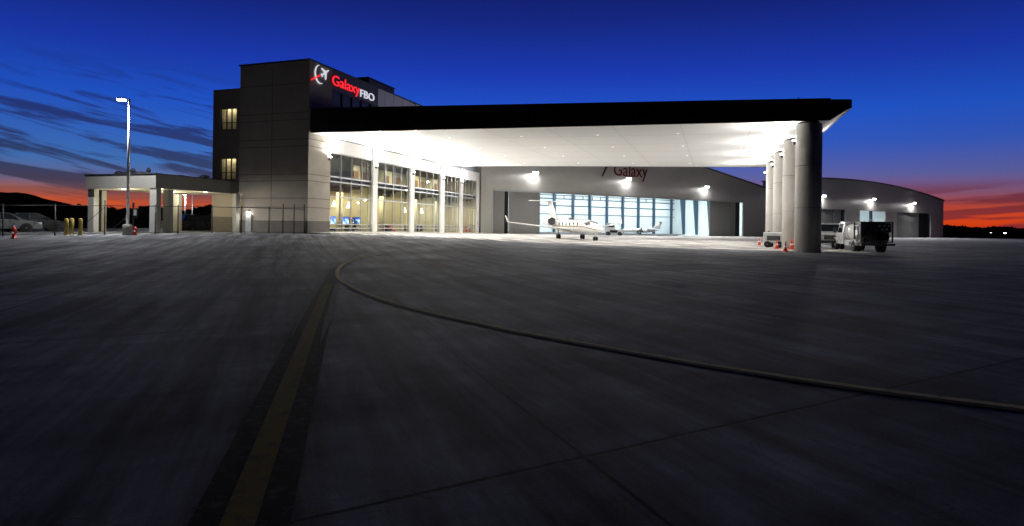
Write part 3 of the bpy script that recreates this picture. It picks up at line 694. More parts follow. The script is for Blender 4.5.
# ------------------------------------------------------------ hangars
def S2(px, A, e_):
    n_ = (-e_[1], e_[0]); p = atPl(px, 220, A, n_); return (p.x-A[0])*e_[0]+(p.y-A[1])*e_[1]
def Zat(px, py, A, e_): return atPl(px, py, A, (-e_[1], e_[0])).z
HA = math.radians(50); he = (math.cos(HA), math.sin(HA)); A1 = (-31.7+.25, 78.6)
s1 = lambda px: S2(px, A1, he)
h1 = empty('large_hangar', (A1[0], A1[1], 0), HA, 'large grey metal hangar with wide open bright doorway behind the jet', 'hangar')
s_l, s_dl0, s_gap0, s_gap1, s_o0, s_o1, s_d1, s_d2, s_r = -.0, s1(493), s1(506), s1(510), s1(541), s1(711), s1(731.5), s1(743.5), s1(766)
DEP = 24.; ZD = 6.55
smid = (s_o0+s_o1)/2
def prof1(s): return 15.2-.168*abs(s-smid)
zb = -.15
wm = MB()
def wallseg(a, b, z0f, mbx, th=.3, y0=0):
    st_ = 12; ss = [a+(b-a)*i/st_ for i in range(st_+1)]
    poly = [(s, y0, z0f) for s in ss]+[(s, y0, prof1(s)) for s in reversed(ss)]
    mbx.ext(poly, (0, th, 0))
wallseg(s_l, s_dl0, zb, wm); wallseg(s_dl0, smid, ZD, wm); wallseg(smid, s_d2, ZD, wm); wallseg(s_d2, s_r, zb, wm)
wm.box(s_r-.3, s_r, .3, DEP, zb, prof1(s_r)); wm.box(s_l, s_l+.3, .3, DEP, zb, prof1(s_l)-.1)
wm.build('wall', HANG, h1)
rm = MB(); rm.ext([(s_l, -.25, prof1(s_l)), (smid, -.25, prof1(smid)), (s_r+.2, -.25, prof1(s_r+.2)), (s_r+.2, -.25, prof1(s_r+.2)+.25), (smid, -.25, prof1(smid)+.25), (s_l, -.25, prof1(s_l)+.25)], (0, DEP+.5, 0)); rm.build('roof', HROOF, h1)
# door leaves
dm = MB(); dm.box(s_dl0+.02, s_gap0, .5, .62, zb, ZD+.2); dm.build('door_panel', HDOOR, h1)
dm = MB(); dm.box(s_gap1, s_o0, .32, .46, zb, ZD+.2); dm.build('door_panel', HDOOR, h1)
dm = MB(); dm.box(s_o1, s_d1, .32, .46, zb, ZD+.2); dm.build('door_panel', HDOOR, h1)
dm = MB(); dm.box(s_d1+.5, s_d2-1.6, .6, .74, zb, ZD+.2); dm.build('door_panel', HDOOR, h1)
dm = MB(); dm.box(s_gap0-.1, s_gap1+.1, .7, .8, zb, ZD+.2); dm.build('door_recess', BLACK, h1); dm = MB(); dm.box(s_d1, s_d2, .9, 1., zb, ZD+.2); dm.build('door_recess', BLACK, h1)
dt = MB(); dt.box(s_dl0, s_d2, .3, .34, ZD-.12, ZD+.02); dt.box(s_dl0, s_o0, -.03, 0, ZD, ZD+.12); dt.box(s_o0, s_d2, -.03, 0, ZD, ZD+.12); dt.box(s_d2, s_d2+.18, -.04, 0, zb, ZD+.1); dt.box(s_dl0-.15, s_dl0, -.04, 0, zb, ZD+.1); dt.build('door_trim', STEEL, h1)
# interior
im = MB()
im.box(.35, s_r-.35, DEP-.3, DEP-.1, zb, 9.25); im.box(s_r-.5, s_r-.35, .9, DEP-.3, zb, 9.2); im.box(.35, .5, .9, DEP-.3, zb, 9.2)
im.box(.35, s_r-.5, .85, DEP-.3, 9.2, 9.25)
im.build('liner_wall', LINER, h1)
fm = MB(); fm.box(.3, s_r-.4, .3, DEP-.3, -.3, .012); fm.build('hangar_floor', HFLOOR, h1)
def back_s(px):  # local s on the back wall for pixel
    n_ = (-he[1], he[0]); Bk = (A1[0]+n_[0]*(DEP-.45), A1[1]+n_[1]*(DEP-.45)); return S2(px, Bk, he)
for px in (554, 572.5, 589.5, 606.5, 622.5, 638, 653.5, 671):
    s = back_s(px); q_ = MB(); q_.box(s-.22, s+.22, DEP-.75, DEP-.32, 0, 9.19); q_.build('wall_column', BLUEST, h1)
gm = MB()
for z, hh in ((3.9, .05), (5.6, .09), (7.0, .09), (7.7, .06)): gm.box(back_s(538), s_r-.5, DEP-.42, DEP-.31, z-hh, z+hh)
for px in (592.5, 600.5, 575, 583, 646, 556, 564): gm.box(back_s(px)-.05, back_s(px)+.05, DEP-.42, DEP-.31, 7.0, 7.7)
gm.build('wall_girt', BLUEST, h1)
for t in (12.8, 16.6, 20.3):    # tapered rigid frames on the side wall
    q_ = MB(); x1_ = s_r-.5
    q_.ext([(x1_, t, 0), (x1_-.45, t, 0), (x1_-1.5, t, 9.19), (x1_, t, 9.19)], (0, .35, 0)); q_.build('tapered_frame', BLUEST, h1)
for ss in fr(6, s_r-6, 8.2):
    for yy_ in (6, 13, 19):
        light('AREA', (ss, yy_, 9.1), 560, (.9, .97, 1), h1, (0, .15, -1), shape='SQUARE', size=2.)
# wall floods
def flood(loc, rz, label, power=1700, group='floodlights on the hangar walls', s_=1.):
    e_ = empty('floodlight', loc, rz, label, 'floodlight', group)
    q_ = MB(); q_.tube((0, 0, -.5*s_), (0, -.5*s_, -.1*s_), .05*s_); q_.box(-.16*s_, .16*s_, -.06, 0, -.7*s_, -.3*s_); q_.build('bracket', STEELD, e_)
    for sx in (-1, 1):
        h_ = MB(); h_.bbox(sx*.3*s_-.24*s_, sx*.3*s_+.24*s_, -.68*s_, -.35*s_, -.05*s_, .22*s_, .03); ho = h_.build('lamp_head', STEELD, e_)
        l_ = MB(); l_.box(sx*.3*s_-.21*s_, sx*.3*s_+.21*s_, -.74*s_, -.68*s_-.003, -.03*s_, .2*s_); l_.box(sx*.3*s_-.21*s_, sx*.3*s_+.21*s_, -.65*s_, -.38*s_, -.11*s_, -.055*s_); l_.build('lens', LAMPW, ho)
        light('AREA', (sx*.3*s_, -.8*s_, -.1*s_), power, (1, .98, 1), e_, (0, -1, -.28), shape='RECTANGLE', size=.5, size_y=.3)
        light('AREA', (sx*.3*s_, -.75*s_, -.3*s_), power*.035, (1, .98, 1), e_, (0, .42, -1), shape='RECTANGLE', size=.5, size_y=.2)
    return e_
def on_h(A, px, py, e_=he):
    n_ = (-e_[1], e_[0]); p = atPl(px, py, A, n_); return Vector((p.x-n_[0]*.01, p.y-n_[1]*.01, p.z))
flood(on_h(A1, 533, 173.5), HA, 'twin floodlight above the closed left doors of the large hangar')
flood(on_h(A1, 626, 179.5), HA, 'twin floodlight below the lettering on the large hangar')
flood(on_h(A1, 704, 187.5), HA, 'twin floodlight near the right end of the large hangar doorway')
# hangar lettering (dark red), partly under canopy edge
hs = empty('hangar_sign', on_h(A1, 613, 172), HA, 'dark red unlit lettering with swoosh on the large hangar wall', 'sign')
HRED = mat('dark_red_letter', (.1, .008, .01), .4, var=.05)
L1_ = s1(647)-s1(613)
fit_text('lettering', 'Galaxy', HRED, hs, .1, L1_, -.55, 1.7, None, off=.1)
q_ = MB(); q_.ext([(s1(601)-s1(613), -.15, -.9), (s1(601)-s1(613)+.35, -.15, -.75), (s1(607)-s1(613)+.6, -.15, 1.7), (s1(607)-s1(613)+.2, -.15, 1.8)], (0, .08, 0)); q_.build('swoosh', mat('dark_swoosh', (.03, .03, .03), .5), hs)
gw = atPl(764, 195, A1, (-he[1], he[0]))

# second hangar, arched
B2 = atD(931, 238, 148.); A2 = (B2.x, B2.y); s2 = lambda px: S2(px, A2, he)
h2 = empty('arched_hangar', (A2[0], A2[1], -.1), HA, 'distant grey hangar with curved arched roof behind the fuel truck', 'hangar')
zk = lambda px, py: Zat(px, py, A2, he)+.1
s_end = s2(943.3); z_end = zk(943.3, 200.8); s_ap = s2(852); z_ap = zk(852, 180.3)
hw = s_end-s_ap; rise = z_ap-z_end; Rr = (hw*hw+rise*rise)/(2*rise)
def prof2(s):
    d = abs(s-s_ap); return z_ap-(Rr-math.sqrt(max(0, Rr*Rr-d*d)))
s_st = s2(816)
ZD2 = zk(914, 212.8)
dA0, dA1 = s2(896.8), s2(931); dB0, dB1 = s2(819), s2(845.5); w0, w1 = s2(859.8), s2(885.3)
def seg2(a, b, z0f, mbx):
    n_ = max(2, int((b-a)/1.5)); ss = [a+(b-a)*i/n_ for i in range(n_+1)]
    mbx.ext([(s, 0, z0f) for s in ss]+[(s, 0, prof2(s)) for s in reversed(ss)], (0, .3, 0))
wm = MB(); zww = ZD2
seg2(s_st, dB0, -.2, wm); seg2(dB0, dB1, ZD2, wm); seg2(dB1, w0, -.2, wm); seg2(w0, w1, zww, wm); seg2(w1, dA0, -.2, wm); seg2(dA0, dA1, ZD2, wm); seg2(dA1, s_end, -.2, wm)
wm.box(s_end-.3, s_end,     .3, 12.6, -.2, z_end-.05); wm.box(s_st, s_st+.3,   .3, 12.6, -.2, prof2(s_st)-.05)
wm.build('wall', HANG, h2)
rm = MB(); n_ = 28; ss = [s_st-.2+(s_end-s_st+.4)*i/n_ for i in range(n_+1)]
rm.ext([(s, -.2, prof2(max(s_st, min(s_end, s)))) for s in ss]+[(s, -.2, prof2(max(s_st, min(s_end, s)))+.25) for s in reversed(ss)], (0, 13.0, 0)); rm.build('roof', HROOF, h2)
def leafs(a, b, n, mi, lst=HDOOR):
    for i in range(n):
        x0_, x1_ = a+(b-a)*i/n, a+(b-a)*(i+1)/n
        q_ = MB(); q_.box(x0_+.04, x1_-.04, .32+.16*(i % 2), .44+.16*(i % 2), -.15, mi+.1); q_.build('door_panel', lst, h2)
leafs(dA0, s2(921), 2, ZD2); leafs(dB0, s2(842.6), 3, ZD2)
for a_, b_ in ((dA0, dA1), (dB0, dB1)): q_ = MB(); q_.box(a_, b_, .8, .9, -.15, ZD2+.1); q_.build('door_recess', BLACK, h2)
q_ = MB(); q_.box(dA1, dA1+.25, -.04, 0, -.15, ZD2); q_.build('door_trim', STEEL, h2)
# bright open doorway with blue post
q_ = MB(); q_.box(w0-3, w1+3, 12, 12.2, -.1, 8); q_.box(w0-.5, w0-.3, .4, 12, -.1, 8); q_.box(w1+3, w1+3.2, .4, 12, -.1, 8); q_.box(w0-3, w1+3, .4, 12, 8, 8.1); q_.build('liner_wall', LINER, h2)
q_ = MB(); wmid = s2(873); q_.box(wmid-.35, wmid+.35, .32, .7, 0, ZD2); q_.build('door_post', BLUEST, h2); q_ = MB()
for z in (2.2, 3.9, 5.2): q_.box(w0, w1, 11.7, 11.98, z-.12, z+.12)
q_.build('wall_girt', BLUEST, h2)
light('AREA', ((w0+w1)/2, 5, 7.8), 900, (.9, .97, 1), h2, (0, .2, -1), shape='SQUARE', size=3)
flood(on_h(A2, 820.5, 196.5), HA, 'twin floodlight on the arched hangar just right of the nearest round column', 2600, s_=1.15)
flood(on_h(A2, 870.5, 199.5), HA, 'twin floodlight at the middle of the arched hangar above its lit doorway', 2600, s_=1.15)
flood(on_h(A2, 911, 203.5), HA, 'twin floodlight at the right end of the arched hangar above closed doors', 2600, s_=1.15)

# ------------------------------------------------------------ jet
def make_jet(name, loc, rz, label, accent=ACG):
    """x forward (nose), y left, z up; origin on the ground at the main gear"""
    j = empty(name, loc, rz, label, 'jet')
    fus = MB(); st_ = [(-6.6, .06, 2.35, .9), (-6., .2, 2.25, .9), (-5, .42, 2.1, 1), (-4, .6, 1.98, 1), (-2.6, .76, 1.88, 1), (-1, .8, 1.85, 1), (3.6, .8, 1.85, 1), (4.8, .78, 1.82, 1), (5.6, .7, 1.72, .95), (6.4, .56, 1.6, .9), (7.2, .4, 1.5, .85), (7.9, .2, 1.44, .8), (8.15, .04, 1.42, .8)]
    rg = []
    for x, r, zc, k_ in st_:
        rg.append([(x, math.cos(t)*r, zc+math.sin(t)*r*k_) for t in [2*PI*i/28 for i in range(28)]])
    st_ = [(x, r*.86, (zc-1.85)*.86+1.35, k_) for x, r, zc, k_ in st_]
    rg = [[(x, math.cos(t)*r, zc+math.sin(t)*r*k_) for t in [2*PI*i/28 for i in range(28)]] for x, r, zc, k_ in st_]
    fus.rings(rg); fo = fus.build('fuselage', ACW, j)
    cn_ = MB()
    for s_ in (-1, 1):
        for a, b in ((.16, .78), (.86, 1.35)):
            pts = []
            for x, z in ((5.1, 2.12), (5.75, 1.98), (5.45, 2.36), (5.0, 2.45)): pass
        cn_.add([(5.35, s_*.05, 2.42), (5.95, s_*.05, 2.2), (5.9, s_*.52, 2.02), (5.3, s_*.62, 2.27)], [(0, 1, 2, 3)])
        cn_.add([(5.25, s_*.64, 2.26), (5.84, s_*.56, 2.0), (5.5, s_*.71, 1.9), (5.0, s_*.76, 2.1)], [(0, 1, 2, 3)])
    for v in range(len(cn_.v)): 
        p = cn_.v[v]; cn_.v[v] = Vector((p.x+.06, p.y*1.06*.86, (p.z+.05-1.85)*.86+1.35))
    cn_.build('windscreen', CARGL, fo)
    for s_ in (-1, 1):
        for x in (-1.6, -.6, .4, 1.4, 2.4, 3.4):
            q_ = MB(); ring = [(x+.13*math.cos(t), s_*.668, 1.57+.17*math.sin(t)) for t in [2*PI*i/12 for i in range(12)]]
            q_.ext(ring, (0, s_*.02, 0)); q_.build('cabin_window', CARGL, fo)
    sr = MB()
    for s_ in (-1, 1):
        sr.add([(x, s_*(r*math.cos(a)+.006), zc+r*k_*math.sin(a)) for x, r, zc, k_ in st_[2:11] for a in (-.12, .06)],
               [(2*i, 2*i+2, 2*i+3, 2*i+1) for i in range(8)])
    sr.build('stripe', accent, fo)
    def foil(root, tipp, cr_, ct, th, vertical=False, n=10):
        """airfoil loft between root and tip leading edge points; chord runs to -x"""
        secs = []
        for P_, c_ in ((root, cr_), (tipp, ct)):
            pts = []
            for i in range(n): x = i/(n-1); pts.append((x, th*c_*2.6*(.2969*math.sqrt(x)-.126*x-.3516*x*x+.2843*x**3-.1015*x**4)))
            prof = [(x, t) for x, t in pts]+[(x, -t) for x, t in reversed(pts[1:-1])]
            secs.append([(P_[0]-x*c_, P_[1]+(t if vertical else 0), P_[2]+(0 if vertical else t)) for x, t in prof])
        return secs
    for s_ in (1, -1):
        wq = MB(); wq.rings(foil((1.5, s_*.3, .95), (-.9, s_*6.4, 1.7), 2.9, 1.1, .13), True)
        wo = wq.build('wing', ACW, j)
        wl_ = MB(); wl_.rings(foil((-.95, s_*6.4, 1.7), (-1.5, s_*6.62, 2.35), .9, .4, .06), True); wl_.build('winglet', ACW, wo)
        st__ = MB(); st__.rings(foil((-5.9, s_*.02, 4.15), (-6.5, s_*2.35, 4.22), 1.4, .8, .17), True); st__.build('tailplane', ACW, j)
        en = MB(); ey = s_*1.15
        en.lathe((0, ey, 1.85), [(.3, -4.9), (.38, -4.4), (.46, -3.6), (.47, -2.9), (.4, -2.55)], 24, axis='x', cap=False)
        en.box(-4.2, -3.0, min(s_*.6, s_*.9), max(s_*.6, s_*.9), 1.79, 1.9)
        eo = en.build('engine', ACW, j)
        ei = MB(); ei.lathe((0, ey, 1.85), [(.385, -2.62), (.385, -2.64)], 20, axis='x'); ei.build('engine_fan', STEELD, eo); ei = MB(); ei.lathe((0, ey, 1.85), [(.29, -4.84), (.29, -4.82)], 20, axis='x'); ei.build('exhaust_nozzle', STEELD, eo)
        lp = MB(); lp.lathe((0, ey, 1.85), [(.4, -2.6), (.425, -2.52), (.47, -2.9)], 24, axis='x', cap=False); lp.build('intake_lip', RIM, eo)
    fn = MB(); fn.rings(foil((-3.6, 0, 1.9), (-5.8, 0, 4.2), 2.6, 1.35, .09, True), True); fn.build('tail_fin', ACW, j)
    for x, y, r in ((0, 1.35, .26), (0, -1.35, .26), (6.3, 0, .2)):
        gg = MB(); gg.tube((x, y, r), (x+.05, y, 1.0), .055); gg.tube((x, y-.14, r), (x, y+.14, r), .04); gg.tube((x-.3, y*.9, .95), (x, y, .5), .03)
        gg.box(x-.25, x+.25, y-.012+(.12 if y > 0 else -.12 if y < 0 else .1), y+.012+(.12 if y > 0 else -.12 if y < 0 else .1), .6, 1.0)
        go = gg.build('landing_gear', ACW if y == 0 else WPAINT, j)
        for dy in (-.13, .13):
            ww = MB(); ww.lathe((x, y+dy, r), [(r*.75, -.07), (r, -.045), (r, .045), (r*.75, .07)], 20, axis='y'); ww.build('wheel', RUB, go)
    return j
# nose towards camera and to the right
jp = gD(570.5, 62.5); dirj = r3*.28-f3*.96
jet = make_jet('business_jet', jp, math.atan2(dirj.y, dirj.x), 'white T-tail business jet parked nose-out in front of the open hangar')
n1_ = (-he[1], he[0])
pj2 = Vector((A1[0]+he[0]*s1(641)+n1_[0]*12, A1[1]+he[1]*s1(641)+n1_[1]*12, .02)); pj2 = atPl(640, 232, (pj2.x, pj2.y), n1_); pj2.z = .02
jet2 = copy_tree(jet); jet2.location = pj2; jet2.rotation_euler.z = math.atan2(-dirj.y, -dirj.x)+.9; jet2['label'] = 'white aircraft parked deep inside the bright open hangar'; jet2.scale = (.6, .6, .6)

# ------------------------------------------------------------ vehicles
def wheel(parent, x, y, r, w_=.22, dual=False):
    t_ = MB(); t_.lathe((x, y, r), [(r*.62, -w_/2), (r*.94, -w_/2), (r, -w_*.3), (r, w_*.3), (r*.94, w_/2), (r*.62, w_/2)], 24, axis='y'); to = t_.build('wheel', RUB, parent)
    rm_ = MB(); rm_.lathe((x, y, r), [(r*.2, -w_*.42), (r*.6, -w_*.48), (r*.62, w_*.48), (r*.2, w_*.42)], 20, axis='y')
    rm_.lathe((x, y, r), [(r*.13, -w_*.56), (r*.13, w_*.56)], 10, axis='y'); rm_.build('rim', RIM, to)
def car(name, loc, rz, label, paint, kind='sedan', cat='car', group=None, lights=False):
    c = empty(name, loc, rz, label, cat, group)
    if kind == 'sedan': L_, W_, prof = 4.7, 1.8, [(-2.3, .95, None), (-1.9, 1.0, None), (-1.45, 1.02, 1.05), (-.75, 1.0, 1.42), (.4, .98, 1.44), (1.15, .95, 1.0), (1.6, .9, None), (2.2, .75, None), (2.35, .6, None)]; wb = 1.38; r = .33
    elif kind == 'suv': L_, W_, prof = 4.8, 1.9, [(-2.35, 1.1, None), (-2.25, 1.15, 1.2), (-1.95, 1.15, 1.72), (.3, 1.12, 1.76), (1.05, 1.1, 1.14), (1.5, 1.08, None), (2.2, 1.0, None), (2.38, .8, None)]; wb = 1.42; r = .38
    else: L_, W_, prof = 5.4, 1.95, [(-2.7, 1.12, None), (-.9, 1.12, None), (-.85, 1.14, 1.2), (-.7, 1.14, 1.82), (.55, 1.12, 1.84), (1.2, 1.12, 1.16), (1.5, 1.1, None), (2.5, 1.05, None), (2.7, .8, None)]; wb = 1.7; r = .4
    h = W_/2; bd = MB(); rg = []
    for x, zb_, zr in prof:
        k_ = 1-.06*abs(x/L_*2)**3; hh = h*k_
        rg.append([(x, -hh*.96, .28), (x, -hh, .5), (x, -hh*.99, zb_-.08), (x, -hh*.93, zb_), (x, hh*.93, zb_), (x, hh*.99, zb_-.08), (x, hh, .5), (x, hh*.96, .28)])
    bd.rings(rg, True, 0, False); bo = bd.build('body', paint, c)
    cab = [(x, zb_, zr) for x, zb_, zr in prof if zr]
    gm_ = MB(); rg = [[(x, -h*.9, zb_-.01), (x, -h*(.9-.18*(zr-zb_)/.6), zr), (x, h*(.9-.18*(zr-zb_)/.6), zr), (x, h*.9, zb_-.01)] for x, zb_, zr in cab]
    gm_.rings(rg, True, 0, False); gm_.build('side_glass', CARGL, c)
    rf_ = MB(); mid = cab[1:-1]
    rg = [[(x, -h*.75, zr-.03), (x, -h*.7, zr+.03), (x, h*.7, zr+.03), (x, h*.75, zr-.03)] for x, zb_, zr in mid]
    rf_.rings(rg, True, 0, False)
    for x0_, z0_, x1_, z1_ in ((cab[0][0], cab[0][1], cab[1][0], cab[1][2]), (cab[-1][0], cab[-1][1], cab[-2][0], cab[-2][2]), ((cab[1][0]+cab[-2][0])/2, cab[1][1], (cab[1][0]+cab[-2][0])/2, cab[1][2])):
        for s_ in (-1, 1): rf_.tube((x0_, s_*h*.9, z0_), (x1_, s_*h*.74, z1_), .045, n=6)
    rf_.build('roof', paint, c)
    for x in (-wb, wb):
        for s_ in (-1, 1): 
            wheel(c, x, s_*(h-.1), r)
            ar = MB(); ar.lathe((x, s_*(h-.02), r), [(r*1.17, -.03), (r*1.17, .03)], 22, axis='y'); ar.build('wheel_arch', RUB, bo)
    for s_ in (-1, 1):
        q_ = MB(); q_.bbox(L_/2-.22, L_/2-.02, s_*h*.72-.2, s_*h*.72+.2, .62, .78, .02); q_.build('headlight', mat('headlight_lens', (.6, .62, .65), .1, var=0), c)
        q_ = MB(); q_.bbox(-L_/2-.01, -L_/2+.12, s_*h*.78-.15, s_*h*.78+.15, .75, .98, .02); q_.build('tail_light', mat('tail_light_lens', (.3, .01, .01), .15, var=0), c)
        q_ = MB(); q_.bbox(.8, 1.0, s_*(h+.1)-.09, s_*(h+.1)+.09, 1.0, 1.15, .02); q_.build('mirror', paint, c)
    q_ = MB(); q_.bbox(L_/2-.1, L_/2+.04, -h*.85, h*.85, .32, .52, .03); q_.bbox(-L_/2-.04, -L_/2+.1, -h*.85, h*.85, .35, .58, .03); q_.build('bumper', RUB if kind != 'sedan' else paint, c)
    return c
def heading(px, deg): # heading angle: deg to the right of "away along the pixel ray"
    d = ray(px, 235); return math.atan2(d.y, d.x)-math.radians(deg)
p = gD(1, 45); car('parked_sedan', p, heading(5, 84), 'silver sedan parked behind the fence at the far left', SILV, 'sedan', 'car')
p = gD(30, 47); car('parked_sedan', p, heading(30, 82), 'dark sedan parked behind the silver sedan at the far left', DARKC, 'sedan', 'car')
#p = gD(-2, 38.5); car('parked_sedan', p, heading(-2, 75), 'dark car cut off by the left picture edge', DARKC, 'suv', 'car')
p = atD(188, 236, 66); p.z = .35; car('pickup_truck', p, heading(188, 80), 'white pickup parked beyond the portico', WPAINT, 'pickup', 'pickup')
p = atD(205, 236, 61); p.z = .35; car('parked_suv', p, heading(205, 75), 'dark SUV parked beyond the portico beside the white pickup'.replace('SUV', 'off-road car'), DARKC, 'suv', 'car')

# refueller truck: rear towards camera
def refueler():
    p = gD(877.5, 42.3); rz = heading(877, 26)
    rz = heading(877, -19)
    t = empty('fuel_truck', p, rz, 'small white fuel truck with dark pump cabinet at its rear, beside the nearest column', 'fuel truck')
    # local: x forward, y left; rear at x=0
    fr_ = MB(); fr_.box(0, 6.3, -.45, -.33, .55, .75); fr_.box(0, 6.3, .33, .45, .55, .75)
    for x in (.4, 1.6, 2.8, 4.): fr_.box(x, x+.1, -.33, .33, .57, .73)
    fr_.build('chassis', STEELD, t)
    cb = MB(); rg = []
    prof = [(4.05, .6, 2.1), (4.15, .5, 2.22), (5.0, .5, 2.24), (5.2, .5, 2.18), (5.55, .5, 1.5)]
    for x, z0_, z1_ in prof: rg.append([(x, -1., z0_), (x, -1.02, 1.3), (x, -.88, z1_), (x, .88, z1_), (x, 1.02, 1.3), (x, 1., z0_)])
    cb.rings(rg, True, 0, False)
    rg = [[(x, -w_, z0_), (x, -w_, z1_-.1), (x, -w_+.12, z1_), (x, w_-.12, z1_), (x, w_, z1_-.1), (x, w_, z0_)] for x, z0_, z1_, w_ in ((5.55, .5, 1.5, .98), (6.3, .5, 1.42, .95), (6.75, .52, 1.25, .9), (6.85, .6, 1.1, .86))]
    cb.rings(rg, True, 0, False); co = cb.build('cab', WPAINT, t)
    gm_ = MB()
    for s_ in (-1, 1): gm_.add([(4.3, s_*1.035, 1.38), (5.35, s_*1.035, 1.38), (5.1, s_*.925, 2.08), (4.35, s_*.925, 2.08)], [(0, 1, 2, 3)])
    gm_.add([(5.52, -.9, 1.52), (5.52, .9, 1.52), (5.24, .8, 2.12), (5.24, -.8, 2.12)], [(0, 1, 2, 3)])
    gm_.add([(4.04, -.7, 1.5), (4.04, .7, 1.5), (4.04, .65, 2.0), (4.04, -.65, 2.0)], [(0, 1, 2, 3)])
    gm_.build('cab_window', CARGL, co)
    for s_ in (-1, 1):
        q_ = MB(); q_.bbox(5.25, 5.33, s_*1.25-.1, s_*1.25+.1, 1.35, 1.75, .02); q_.tube((5.3, s_*1.0, 1.55), (5.3, s_*1.25, 1.55), .02, n=6); q_.build('mirror', STEELD, co)
        q_ = MB(); q_.bbox(6.78, 6.88, s_*.68-.13, s_*.68+.13, .8, 1.0, .02); q_.build('headlight', mat('headlight_lens', (.6, .62, .65), .1), co)
        q_ = MB(); rg = []
        for a in range(7):
            tt = PI*a/6; rg.append([(5.95+.62*math.cos(tt), s_*.7, .5+.5*math.sin(tt)), (5.95+.62*math.cos(tt), s_*1.12, .5+.5*math.sin(tt)), (5.95+.55*math.cos(tt), s_*1.12, .5+.43*math.sin(tt)), (5.95+.55*math.cos(tt), s_*.7, .5+.43*math.sin(tt))])
        q_.rings(rg, True); q_.build('fender', WPAINT, t)
    tk = MB()
    rg = []
    for x, k_ in ((1.75, .86), (1.85, 1), (3.75, 1), (3.85, .86)): rg.append([(x, 1.02*k_*math.copysign(abs(math.cos(a))**.7, math.cos(a)), 1.45+.66*k_*math.copysign(abs(math.sin(a))**.8, math.sin(a))) for a in [2*PI*i/28 for i in range(28)]])
    tk.rings(rg); to = tk.build('tank', mat('tank_white', (.72, .72, .7), .25, var=.04, coat=.4), t)
    q_ = MB()
    for x in (2.2, 2.8, 3.4): q_.lathe((x, 0, 2.05), [(.2, 0), (.2, .12), (.12, .16)], 14)
    q_.pipe([(1.9, -.35, 2.12), (1.9, -.35, 2.35), (3.7, -.35, 2.35), (3.7, -.35, 2.12)], .025, 6); q_.build('hatch', STEEL, to)
    q_ = MB(); q_.box(1.8, 3.8, -1.05, -.7, .72, .84); q_.box(1.8, 3.8, .7, 1.05, .72, .84); q_.box(2.5, 3.5, -1.08, -.6, .42, .72); q_.box(2.5, 3.5, .6, 1.08, .42, .72); q_.build('side_locker', WPAINT, t)
    # pump cabinet: frame, recessed panels, hoses, gauges
    pcb = MB(); pcb.box(.12, 1.6, -1.0, 1.0, .72, .8); pcb.box(.12, 1.6, -1.05, 1.05, 2.12, 2.2)
    for x in (.12, 1.52):
        for y in (-1.05, .97): pcb.box(x, x+.08, y, y+.08, .72, 2.12)
    pcb.box(.3, 1.5, -.02, .97, .8, 2.12); pcb.box(.2, .3, -.95, -.02, 1.45, 2.1); pcb.box(1.44, 1.5, -1., 0, .8, 2.12)
    po = pcb.build('pump_cabinet', STEELD, t)
    hr = MB(); hr.lathe((.75, -.5, 1.15), [(.34, -.42), (.34, -.4), (.2, -.39), (.2, .39), (.34, .4), (.34, .42)], 20, axis='y'); hr.build('hose_reel', STEEL, po)
    hp = MB(); 
    for k_ in range(5):
        hp.pipe([(.75+.26*math.cos(a), -.8+k_*.13, 1.15+.26*math.sin(a)) for a in [2*PI*i/14 for i in range(15)]], .035, 6)
    hp.build('hose', RUB, po); hp = MB(); hp.pipe([(.2, .2, .95), (.1, .3, 1.3), (.12, .5, 1.55), (.1, .7, 1.2), (.15, .8, .85)], .035, 6); hp.build('hose', RUB, po)
    ga = MB()
    for y, z in ((-.8, 1.9), (-.5, 1.9), (-.2, 1.9), (-.65, 1.65), (-.35, 1.65)): ga.lathe((.19, y, z), [(.08, -.03), (.08, .0)], 12, axis='x')
    ga.build('gauge', WSTR, po)
    pp = MB(); pp.pipe([(.35, 1.03, .9), (.35, 1.03, 1.9), (1.4, 1.03, 1.9)], .04, 6); pp.pipe([(.9, 1.04, .85), (.9, 1.04, 1.9)], .05, 6); pp.box(.6, 1.1, 1.0, 1.1, 1.2, 1.6); pp.build('side_pipework', STEEL, po)
    bm_ = MB(); bm_.box(-.12, .05, -1.08, 1.08, .5, .66); bm_.pipe([(-.1, -1., .6), (-.35, -1.0, .6), (-.35, -.6, .6), (-.1, -.6, .6)], .03, 6)
    bm_.pipe([(-.1, .6, .6), (-.1, .6, 1.05), (-.1, 1.0, 1.05), (-.1, 1., .6)], .03, 6); bm_.build('rear_bumper', STEELD, t)
    for s_ in (-1, 1):
        q_ = MB(); q_.box(-.14, -.12, s_*.85-.12, s_*.85+.12, .53, .63); q_.build('tail_light', mat('tail_light_lens', (.3, .01, .01), .15), t)
        wheel(t, 5.95, s_*.92, .42, .26); wheel(t, 1.7, s_*.93, .42, .24); wheel(t, 1.7, s_*.66, .42, .22)
        q_ = MB(); rg = []
        for a in range(7):
            tt = PI*a/6; rg.append([(1.7+.56*math.cos(tt), s_*.5, .45+.5*math.sin(tt)), (1.7+.56*math.cos(tt), s_*1.08, .45+.5*math.sin(tt)), (1.7+.52*math.cos(tt), s_*1.08, .45+.46*math.sin(tt)), (1.7+.52*math.cos(tt), s_*.5, .45+.46*math.sin(tt))])
        q_.rings(rg, True); q_.build('fender', WPAINT, t)
    return t
refueler()
